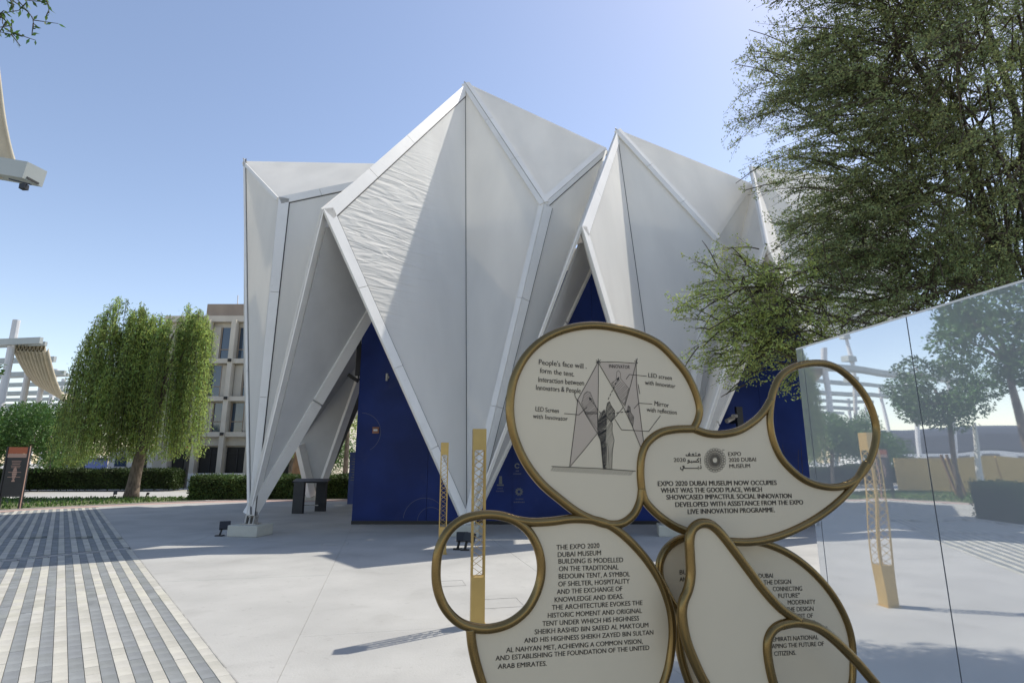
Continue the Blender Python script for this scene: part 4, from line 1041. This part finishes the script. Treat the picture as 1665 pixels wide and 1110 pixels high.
round_tree(gr(-60, 800), 5.0, 2.3, 'bushy green tree at the left edge beyond the wayfinding sign', 32, n=9000)
g_ = gr(78, 788); round_tree(g_, 5.6, 2.2, 'darker green tree between the bright round tree and the weeping tree', 33, n=8000, tint=.7)
g_ = gr(98, 786); round_tree(g_, 3.4, 1.7, 'small yellowish tree with thin trunk behind the long hedge', 34, 'leaf_wil', n=5000, tint=1.1)
round_tree(gr(318, 786), 4.6, 2.0, 'thin sparse young tree before the ground floor of the beige building', 35, 'leaf_wil', n=2200, tint=.8)
for k, (px, py, h, r, lab) in enumerate(((470, 792, 5.5, 2.2, 'yellow green tree behind the hedge, seen under the leftmost arch'), (560, 792, 7.2, 2.6, 'tall pale green tree behind the hedge beside the navy box'), (520, 788, 4.8, 2.6, 'dark green tree behind the rear leg of the tent'))):
    round_tree(gr(px, py), h, r, lab, 40 + k, 'leaf_wil' if k < 2 else 'leaf_dark', n=6000)
mb = MB(); tk = gr(483, 800); mb.tube([tk, tk + Vector((.05, 0, 2.2)), tk + Vector((.0, 0, 4.5))], [.42, .34, .3], 10); root = empty('pale_trunk', tk, 'thick pale brown tree trunk seen through the gap behind the left tent leg', 'tree trunk'); mb.build('trunk', M['wood'], root, smooth=True)

# hedges
def hedge(pts, w, h, label, seed, n, leaf=.09, tint=1.0):
    rng = np.random.default_rng(seed); a, b = Vector(pts[0]), Vector(pts[1]); d = (b - a).normalized(); s = Vector((-d.y, d.x, 0)); L_ = (b - a).length
    root = empty('hedge', (a + b) / 2, label, 'hedge')
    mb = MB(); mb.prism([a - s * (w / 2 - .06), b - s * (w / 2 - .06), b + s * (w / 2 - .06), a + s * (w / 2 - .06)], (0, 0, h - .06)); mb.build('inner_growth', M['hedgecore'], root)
    fac = rng.choice(4, n, p=[.46, .34, .1, .1]); u = rng.uniform(0, 1, n); v = rng.uniform(0, 1, n)
    X = np.where(fac >= 2, np.where(fac == 2, 0, L_), u * L_); Yw = np.where(fac == 0, -w / 2, np.where(fac == 1, (v - .5) * w, (v - .5) * w)); Z = np.where(fac == 1, h, np.where(fac == 0, v * h, u * h))
    bumps = .05 * np.sin(X * 2.3) + .04 * np.sin(X * 5.1 + 1) ; Z = Z * (1 + bumps * .5)
    C = np.stack([a.x + d.x * X + s.x * Yw, a.y + d.y * X + s.y * Yw, Z], 1) + rng.normal(size=(n, 3)) * .045
    C[:, 2] = np.maximum(C[:, 2], .02)
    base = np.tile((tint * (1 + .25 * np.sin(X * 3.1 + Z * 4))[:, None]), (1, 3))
    leaves('foliage', C, rng.normal(size=(n, 3)) + np.array([0, -.3, .4]), leaf, leaf * .6, M['leaf_hedge'], root, rng, .35, .15, base=base)
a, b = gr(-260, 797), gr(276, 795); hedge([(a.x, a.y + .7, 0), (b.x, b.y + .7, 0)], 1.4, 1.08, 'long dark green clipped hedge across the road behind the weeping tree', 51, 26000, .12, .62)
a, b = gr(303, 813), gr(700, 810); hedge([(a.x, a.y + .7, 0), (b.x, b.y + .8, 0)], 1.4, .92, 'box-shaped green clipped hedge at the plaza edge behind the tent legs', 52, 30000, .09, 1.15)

# overhanging tree at the upper left (its trunk stands left of the camera)
rng = np.random.default_rng(61)
ot = empty('overhanging_tree', (-5.8, 1.6, 0), 'leafy branch tips of a near tree hanging into the upper left corner', 'tree')
mb = MB(); mb.tube(spline([(-5.8, 1.6, 0), (-5.7, 1.7, 2.0), (-5.5, 2.2, 3.6), (-5.2, 2.8, 4.6)], 4), [.13 - .006 * i for i in range(13)], 8); mb.build('trunk', M['bark'], ot, smooth=True, fix=False)
SA, SB, LC, LD = [], [], [], []
def near_branch(pts, r, nleaf, spread):
    sp = spline(pts, 6)
    for i in range(len(sp) - 1): SA.append(np.array(sp[i])); SB.append(np.array(sp[i + 1]))
    for k in range(nleaf):
        t = rng.uniform(.35, 1); p = np.array(sp[int(t * (len(sp) - 1))]); d = rng.normal(size=3) * .5 + np.array([.35, 0, -.7])
        q = p + rng.normal(size=3) * spread; SA.append(p); SB.append(q)
        for z in range(5): LC.append(p + (q - p) * (z / 4)); LD.append(d + rng.normal(size=3) * .5)
TT = Vector((-5.2, 2.8, 4.6)); tips = [(22, 20, 4.5), (80, 22, 4.4), (60, -20, 4.6), (20, 60, 4.4), (-30, 30, 4.2), (130, -60, 4.8), (285, -8, 4.5), (-60, -60, 4.2), (-120, 60, 4.0), (45, 0, 4.0), (200, -120, 4.8), (5, 40, 4.6), (55, 45, 4.5)]
for px, py, Y in tips:
    e = at(px, py, Y); m_ = (TT + e) / 2 + Vector((.1, .1, .5)); near_branch([TT, m_, e + Vector((-.15, 0, .22)), e], .01, 9 if px < 250 else 3, .07 if px < 250 else .04)
for k in range(26):
    e = TT + Vector((rng.uniform(-2.2, .2), rng.uniform(-1.6, 1.2), rng.uniform(.0, 1.9))); near_branch([TT, (TT + e) / 2 + Vector((0, 0, .3)), e], .01, 14, .2)
rods('twigs', SA, SB, .006, .003, M['twig'], ot, 4)
leaves('crown', np.array(LC), np.array(LD), .062, .026, M['leaf_near'], ot, rng, .4, .2)

# ================================================================== BACKGROUND LEFT: building
by = 40.0
bd_ = empty('beige_building', at(330, 780, by), 'four storey beige building with tall blue windows behind the weeping tree', 'building'); 
def bx(px): return (px - 832.5) / 925 * by
def zz(py): return at(340, py, by).z
XL, XR = at(255, 650, by).x, at(520, 650, by).x
mb = MB(); mb.box(((XL + XR) / 2, by + 5.4, 6.0), (XR - XL, 10, 12.0)); mb.build('wall', M['stone2'], bd_)
mb = MB(); mb.box(((XL + XR) / 2, by + .25, zz(518)), (XR - XL + .4, .5, .45)); mb.build('cornice', M['stone'], bd_)
x_r = at(330, 505, by).x; mb = MB(); mb.box(((x_r + XR) / 2, by + 3, zz(507) + .2), (XR - x_r, 5, 1.1)); mb.build('parapet', M['brown'], bd_)
fl = [zz(778), zz(706), zz(648), zz(587), zz(525)]     # floor lines
pitch = 1.9; npil = int((XR - XL) / pitch)
for i in range(npil + 1):
    x = XR - i * pitch - .9
    if x < XL + .3: break
    mb = MB(); mb.box((x, by - .02, (fl[4] + .2) / 2), (.34, .5, fl[4] + .2)); mb.build('pilaster', M['stone'], bd_)
for z in fl[1:4]:
    mb = MB(); mb.box(((XL + XR) / 2, by + .12, z), (XR - XL, .56, .34)); mb.build('floor_band', M['stone'], bd_)
    for i in range(npil + 1):
        x = XR - i * pitch - .9
        if x > XL + .3: mb = MB(); mb.box((x, by - .32, z + .02), (.22, .12, .2)); mb.build('facade_lamp', M['recess'], bd_)
for fi in range(1, 4):
    z0, z1 = fl[fi] + .17, fl[fi + 1] - .17
    for i in range(npil):
        xr = XR - i * pitch - .9 - .17; xl = xr - pitch + .34
        if xl < XL: break
        side = 0 if (fi + i) % 2 else 1
        wx0 = xl + .02 if side == 0 else xl + .62; wx1 = wx0 + .95
        mb = MB(); mb.box(((wx0 + wx1) / 2, by + .39, (z0 + z1) / 2 - .05), (wx1 - wx0, .06, z1 - z0 - .12)); wf = mb.build('window', M['glass'], bd_)
        mb = MB(); mb.box(((wx0 + wx1) / 2, by + .34, z0 + .75), (wx1 - wx0, .06, .06))
        for xx in (wx0 + .03, wx1 - .03): mb.box((xx, by + .33, (z0 + z1) / 2 - .05), (.06, .08, z1 - z0 - .12))
        mb.build('frame', M['brown'], wf)
        px0, px1 = (wx1, xr) if side == 0 else (xl, wx0)
        mb = MB(); mb.box(((px0 + px1) / 2, by + .32, (z0 + z1) / 2), (px1 - px0 - .06, .14, z1 - z0 - .16)); mb.build('infill_panel', M['stone2'], bd_)
for i in range(npil):
    xr = XR - i * pitch - .9 - .17; xl = xr - pitch + .34
    if xl < XL: break
    mb = MB(); mb.box(((xl + xr) / 2, by + .38, 1.3), (xr - xl, .05, 2.6)); o = mb.build('ground_opening', M['recess'], bd_)
    mb = MB(); mb.box(((xl + xr) / 2, by + .33, 1.25), (.06, .06, 2.5)); mb.box(((xl + xr) / 2, by + .33, 2.2), (xr - xl, .06, .06)); mb.build('frame', M['black'], o)
    mb = MB(); mb.box(((xl + xr) / 2, by + .3, 3.05), (xr - xl, .2, .7)); mb.build('infill_panel', M['stone2'], bd_)
mb = MB(); mb.bar(at(386, 500, by + 2), at(387, 480, by + 2), .06, .06); mb.build('roof_mast', M['wsteel'], bd_)
# low wall, lamp bollard
pw = empty('planter_wall', gr(290, 793), 'low pale planter wall right of the long hedge end', 'wall'); a = gr(276, 792)
mb = MB(); mb.box((a.x + 1.9, a.y + 1.5, .42), (4.0, .4, .84)); mb.build('wall_block', M['whitec'], pw)
lb = gr(299, 793); lp = empty('lamp_column', lb, 'dark slim lamp column with a red band before the beige building', 'lamp')
mb = MB(); mb.tube([lb, lb + Vector((0, 0, 2.9))], .13, 10); mb.build('column', M['black'], lp)
mb = MB(); mb.tube([lb + Vector((0, 0, 2.35)), lb + Vector((0, 0, 2.52))], .136, 10); mb.build('red_band', M['red'], lp)
mb = MB(); mb.tube([lb + Vector((0, 0, 2.9)), lb + Vector((0, 0, 2.99))], .16, 10); mb.build('cap', M['black'], lp)

# wayfinding sign
wf0 = gr(14, 828); w_ = empty('wayfinding_sign', wf0, 'black freestanding wayfinding sign with orange top and pink map on the grass edge', 'sign')
u_ = Vector((1, .15, 0)).normalized()
def wsb(name, x, z, sx, sz, m, y=-.0, th=.12, par=None):
    c = wf0 + u_ * x + Vector((0, y, z)); mb = MB(); mb.box(c, (sx, th, sz), rz=math.atan2(u_.y, u_.x)); return mb.build(name, M[m] if isinstance(m, str) else m, par or w_)
for x in (-.33, .33): wsb('leg', x, 1.05, .05, 2.1, 'black', th=.14)
wsb('side_post', .37, 1.06, .02, 2.14, 'pinkp', y=-.05, th=.03)
pf = wsb('panel', 0, 1.1, .6, 1.35, 'black', th=.1)
wsb('top_panel', 0, 1.98, .6, .22, 'orange', th=.11); wsb('map_header', 0, 1.8, .6, .13, 'pinkp', th=.108)
mb = MB()
for k in range(5): c = wf0 + u_ * .02 + Vector((0, -.056, 1.62 - k * .055)); mb.box(c, (.3 - .03 * (k % 3), .004, .018), rz=math.atan2(u_.y, u_.x))
for k, (ww, zz_) in enumerate(((.05, 1.40), (.09, 1.35), (.12, 1.30), (.14, 1.24), (.14, 1.18), (.12, 1.12), (.09, 1.06), (.05, 1.0), (.10, .95))):
    mb.box(wf0 + u_ * .02 + Vector((0, -.056, zz_)), (ww, .004, .05), rz=math.atan2(u_.y, u_.x))
for zz_ in (1.24, 1.08): mb.box(wf0 + u_ * .02 + Vector((0, -.055, zz_)), (.40, .003, .015), rz=math.atan2(u_.y, u_.x))
mb.build('print', M['pinkp'], pf)

# ================================================================== PERGOLA, far left (white round posts, grey beams, pleated cloth)
pg = empty('pergola', (-50, 50, 0), 'tall white steel pergola with rows of grey beams beyond the left trees', 'pergola')
P0_ = Vector((-36.5, 40, 0)); stp = Vector((-5.0, 7.5, 0)); bdir = Vector((.985, -.17, 0))
HB = at(83, 557, 40).z
for i in range(8):
    b0 = P0_ + stp * i
    mb = MB(); mb.tube([b0, b0 + Vector((0, 0, HB + 1.7))], .24, 10); mb.build('post', M['wsteel'], pg, smooth=False)
    for k in (2.2,):
        b1 = b0 - bdir * 9 * k
        mb = MB(); mb.tube([b1, b1 + Vector((0, 0, HB + 1.7))], .24, 10); mb.build('post', M['wsteel'], pg)
    mb = MB(); mb.bar(b0 + bdir * 2.8 + Vector((0, -.3, HB)), b0 - bdir * 22 + Vector((0, -.3, HB)), .25, .46); mb.build('beam', M['beam'], pg)
    if i % 2 == 0:
        mb = MB(); mb.bar(b0 + bdir * 2.6 + Vector((0, .35, HB - .1)), b0 - bdir * 22 + Vector((0, .35, HB - .1)), .2, .3); mb.build('beam', M['beam'], pg)
# pleated cloth hanging between the beams
cl = MB(); NU, NV = 96, 26
A0, A1 = at(20, 563, 40), at(75, 566, 40); B0_, B1_ = at(70, 628, 58), at(128, 650, 52)
grid = []
for i in range(NU + 1):
    u = i / NU; row = []
    for j in range(NV + 1):
        v = j / NV; p = (A0 * (1 - u) + A1 * u) * (1 - v) + (B0_ * (1 - u) + B1_ * u) * v
        pleat = math.sin(u * 2 * math.pi * 9); sag = -2.1 * v * (1 - v) * (1 if True else 0) - .9 * math.sin(v * math.pi) * u
        row.append(p + Vector((0, 0, sag + pleat * .32 * (1 - .35 * v))) + Vector((.16 * math.cos(u * 2 * math.pi * 9), 0, 0)))
    grid.append(row)
vs = [p for r in grid for p in r]; fs = [(i * (NV + 1) + j, (i + 1) * (NV + 1) + j, (i + 1) * (NV + 1) + j + 1, i * (NV + 1) + j + 1) for i in range(NU) for j in range(NV)]
cl.add(vs, fs); o = cl.build('pleated_cloth', M['sail'], pg, smooth=True); sm = o.modifiers.new('s', 'SOLIDIFY'); sm.thickness = .02

# near shade sail in the upper left with its beam and lamp
ss = empty('shade_sail', at(-60, 330, 12), 'cream shade sail with a grey beam end entering at the left edge', 'shade sail')
Ys = 12
prof = [at(-8, 60, Ys), at(0, 125, Ys), at(8, 190, Ys), at(18, 240, Ys), at(32, 287, Ys)]
edge = spline(prof, 5); cl = MB(); n_ = len(edge)
for i, p in enumerate(edge):
    for j in range(9):
        v = j / 8; q = at(-420, 250 + 40 * (i / n_), 13.5) if False else p + Vector((-4.5 * v, 1.0 * v, -.6 * v + .35 * math.sin(v * math.pi) + .05 * math.sin(v * 25 + i)))
        cl.v.append(tuple(q))
cl.f = [(i * 9 + j, (i + 1) * 9 + j, (i + 1) * 9 + j + 1, i * 9 + j + 1) for i in range(n_ - 1) for j in range(8)]
o = cl.build('sail_cloth', M['sail'], ss, smooth=True); sm = o.modifiers.new('s', 'SOLIDIFY'); sm.thickness = .01
mb = MB(); mb.tube([p + Vector((0, -.02, 0)) for p in edge], .03, 6); mb.build('hem', M['sail'], ss, smooth=True)
mb = MB(); e0, e1 = at(57, 284, Ys), at(-900, 120, Ys + 1.5); mb.bar(e0, e1, .5, .40, up=Vector((0, -.05, 1))); mb.build('beam', M['beam'], ss)
mb = MB(); mb.bar(at(54, 294, Ys), at(-160, 255, Ys + .3), .3, .05); mb.build('beam_channel', M['dark'], ss)
mb = MB(); mb.bar(at(15, 291, Ys - .2), at(50, 300, Ys - .2), .03, .03); mb.bar(at(39, 299, Ys - .2), at(39, 302, Ys - .2), .04, .04); mb.build('lamp_arm', M['black'], ss)
mb = MB(); mb.box(at(39, 304, Ys - .2), (.13, .12, .12)); mb.build('lamp', M['black'], ss)
mp = at(-880, 124, Ys + 1.5); mb = MB(); mb.tube([(mp.x - .2, mp.y, 0), (mp.x - .2, mp.y, mp.z + 1.5)], .2, 12); mb.build('mast', M['wsteel'], ss)

# things far behind the hedge
def thing_box(name, px, py, dy, size, m, label, cat, parts=()):
    c = gr(px, py); c.y += dy; root = empty(name, c, label, cat)
    mb = MB(); mb.box(c + Vector((0, 0, size[2] / 2)), size); mb.build('body', m, root)
    for nm, off, sz, mm in parts: mb = MB(); mb.box(c + Vector(off), sz, ); mb.build(nm, mm, root)
thing_box('blue_container', 62, 787, 4, (2.2, 2.4, 1.9), M['bluec'], 'low dark blue container with white top behind the hedge at left', 'container', (('white_lid', (0, 0, 2.0), (2.4, 2.5, .2), M['whitec']), ('stripe', (.0, -1.22, 1.1), (1.4, .03, .18), M['whitec'])))
thing_box('white_cabin', 118, 787, 8, (4.5, 3, 2.6), M['whitec'], 'white cabin partly hidden behind the small yellowish tree', 'cabin', (('door', (.6, -1.52, 1.1), (.8, .04, 2.0), M['recess']), ('window', (-1.2, -1.52, 1.6), (1, .04, .8), M['glass']), ('roof', (0, 0, 2.66), (4.8, 3.3, .12), M['beam'])))
thing_box('white_cabin', 45, 785, 26, (6, 3, 2.8), M['whitec'], 'far white cabin between the pergola posts', 'cabin', (('window', (-1.2, -1.52, 1.7), (1, .04, .8), M['glass']), ('roof', (0, 0, 2.86), (6.3, 3.3, .12), M['beam'])))
thing_box('white_kiosk', 570, 789, 6, (2.0, 2, 2.6), M['whitec'], 'small white kiosk behind the hedge under the pavilion', 'kiosk', (('window', (0, -1.02, 1.7), (1.2, .04, .7), M['recess']), ('roof', (0, 0, 2.66), (2.3, 2.3, .1), M['beam'])))

# ================================================================== SEEN ONLY IN THE MIRROR
def vg(px, py):                          # ground point of something seen in the mirror
    return refl(gr(px, py))
def vat(px, py, d):                      # d = distance along the virtual depth
    return refl(at(px, py, d))
def outf(p, lim, r=0):
    """keep a thing outside the photograph's own left edge"""
    return Vector((min(p.x, -lim * p.y - r), p.y, p.z))
def vtree(px, base, ytop, ybot, rpx, label, seed, n=9000, tr=.1):
    g0 = gr(px, base); D_ = g0.y; h = at(px, ytop, D_).z; r = rpx / 930 * D_; zb = at(px, ybot, D_).z
    round_tree(outf(refl(g0), .97, r), h, r, label, seed, n=n, leaf=r * .085, rz=(h - zb) / (2 * r), trunk=tr, clump=30, group='street trees seen in the mirror')
vtree(1512, 812, 566, 700, 78, 'round crowned street tree on a pale trunk, left one seen in the mirror', 71, tr=.13)
vtree(1690, 826, 440, 650, 105, 'larger round street tree at the right end of the mirror', 72, tr=.14)
vtree(1440, 782, 695, 770, 45, 'small low street tree behind the gold post in the mirror', 73, 6000)
vtree(1385, 775, 712, 760, 26, 'small far bush-like tree left of the gold post in the mirror', 74, 3000)
# second pale trunk
def vpole(name, px, base, top, r, label, cat, m):
    g0 = outf(refl(gr(px, base)), .96, .3); h = at(px, top, gr(px, base).y).z; root = empty(name, g0, label, cat)
    mb = MB(); mb.tube([g0, g0 + Vector((0, 0, h))], [r, r * .7], 10); mb.build('shaft', m, root)
    mb = MB(); mb.tube([g0, g0 + Vector((0, 0, .06))], r * 1.8, 10); mb.build('foot', m, root); return g0, h, root
g0, h, rt = vpole('light_mast', 1402, 779, 540, .2, 'tall pale mast with small floodlights reflected in the mirror', 'mast', M['wsteel'])
for k in (.4, 2.6, 4.6): mb = MB(); mb.box(g0 + Vector((.2, 0, h - k)), (.8, .6, .5)); mb.build('floodlight', M['beam'], rt)
g0, h, rt = vpole('pale_trunk', 1608, 808, 690, .16, 'pale leaning tree trunk in front of the yellow wall in the mirror', 'tree trunk', M['whitec'])
# yellow wall
a, b = vg(1400, 800), vg(1800, 806); yw = empty('yellow_wall', (a + b) / 2, 'long low yellow hoarding wall reflected in the mirror', 'wall')
d = (b - a).normalized(); a2 = outf(a, .97); b2 = b + d * 25; nrm_ = Vector((-d.y, d.x, 0))
if nrm_.dot(a) < 0: nrm_ = -nrm_
L_ = (b2 - a2).length; nseg = int(L_ / 2.4)
for k in range(nseg):
    p, q = a2 + d * (k * 2.4 + .02), a2 + d * ((k + 1) * 2.4 - .02)
    mb = MB(); mb.prism([p, q, q + nrm_ * .12, p + nrm_ * .12], (0, 0, 1.75)); mb.build('wall_panel', M['yellow'], yw)
# long dark roofed hall beyond
hallp = a + nrm_ * 40 + d * 10; hl = empty('dark_roofed_hall', hallp, 'long low hall with a dark curved roof behind the yellow wall in the mirror', 'building')
def hbox(nm, c, L, dd, z0, z1, m): 
    p = [c - d * L / 2, c + d * L / 2, c + d * L / 2 + nrm_ * dd, c - d * L / 2 + nrm_ * dd]; mb = MB(); mb.prism([x + Vector((0, 0, z0)) for x in p], (0, 0, z1 - z0)); mb.build(nm, m, hl)
cH = vat(1690, 760, 75); cH.z = 0; hbox('wall', cH, 40, 14, 0, 2.6, M['whitec']); 
pr = []
for k in range(9):
    t = k / 8; pr.append((t, 2.6 + 3.6 * math.sin(math.pi * t) ** .5))
mb = MB()
for k in range(8):
    (t0, z0), (t1, z1) = pr[k], pr[k + 1]; s0, s1 = cH + nrm_ * (14 * t0), cH + nrm_ * (14 * t1)
    mb.prism([s0 - d * 21 + Vector((0, 0, z0)), s0 + d * 21 + Vector((0, 0, z0)), s1 + d * 21 + Vector((0, 0, z1)), s1 - d * 21 + Vector((0, 0, z1))], (0, 0, .2))
mb.build('roof', M['roofd'], hl)
for k in range(12): 
    c = cH - d * (19 - k * 3.4) - nrm_ * .05; mb = MB(); mb.prism([c, c + d * 1.8, c + d * 1.8 + nrm_ * .04, c + nrm_ * .04], (0, 0, 1.6)); o = mb.build('window', M['glass'], hl); o.location.z += .6
# square clipped hedges round a box in the mirror
for k, (pa, pb, lab) in enumerate((((1492, 852), (1560, 850), 'clipped hedge block left of the white box in the mirror'), ((1585, 853), (1650, 851), 'clipped hedge block right of the white box in the mirror'))):
    a3, b3 = vg(*pa), vg(*pb); a3.x -= 3.0; b3.x -= 3.0; hedge([(b3.x, b3.y, 0), (a3.x, a3.y, 0)], 1.2, .95, lab, 80 + k, 9000, .08, 1.0)
c = vg(1570, 850); c.x -= 3.0; root = empty('utility_box', c, 'pale utility cabinet between two clipped hedges in the mirror', 'cabinet')
mb = MB(); mb.box(c + Vector((0, 0, .4)), (.9, .7, .8)); mb.build('body', M['blockc'], root); mb = MB(); mb.box(c + Vector((0, 0, .82)), (.96, .76, .05)); mb.build('lid', M['blockc'], root)
# clutter of timber and posts before the yellow wall
rs = random.Random(4)
for k in range(3):
    c = outf(vg(1555 + k * 9, 806), .97 + .02 * k); mb = MB(); mb.bar(c, c + Vector((.3, .2, 1.9)), .1, .1); tag(mb.build('timber_prop', M['wood']), ('leftmost', 'middle', 'rightmost')[2 - k] + ' of three brown timber props leaning before the yellow wall in the mirror', 'timber', 'timber props by the yellow wall')
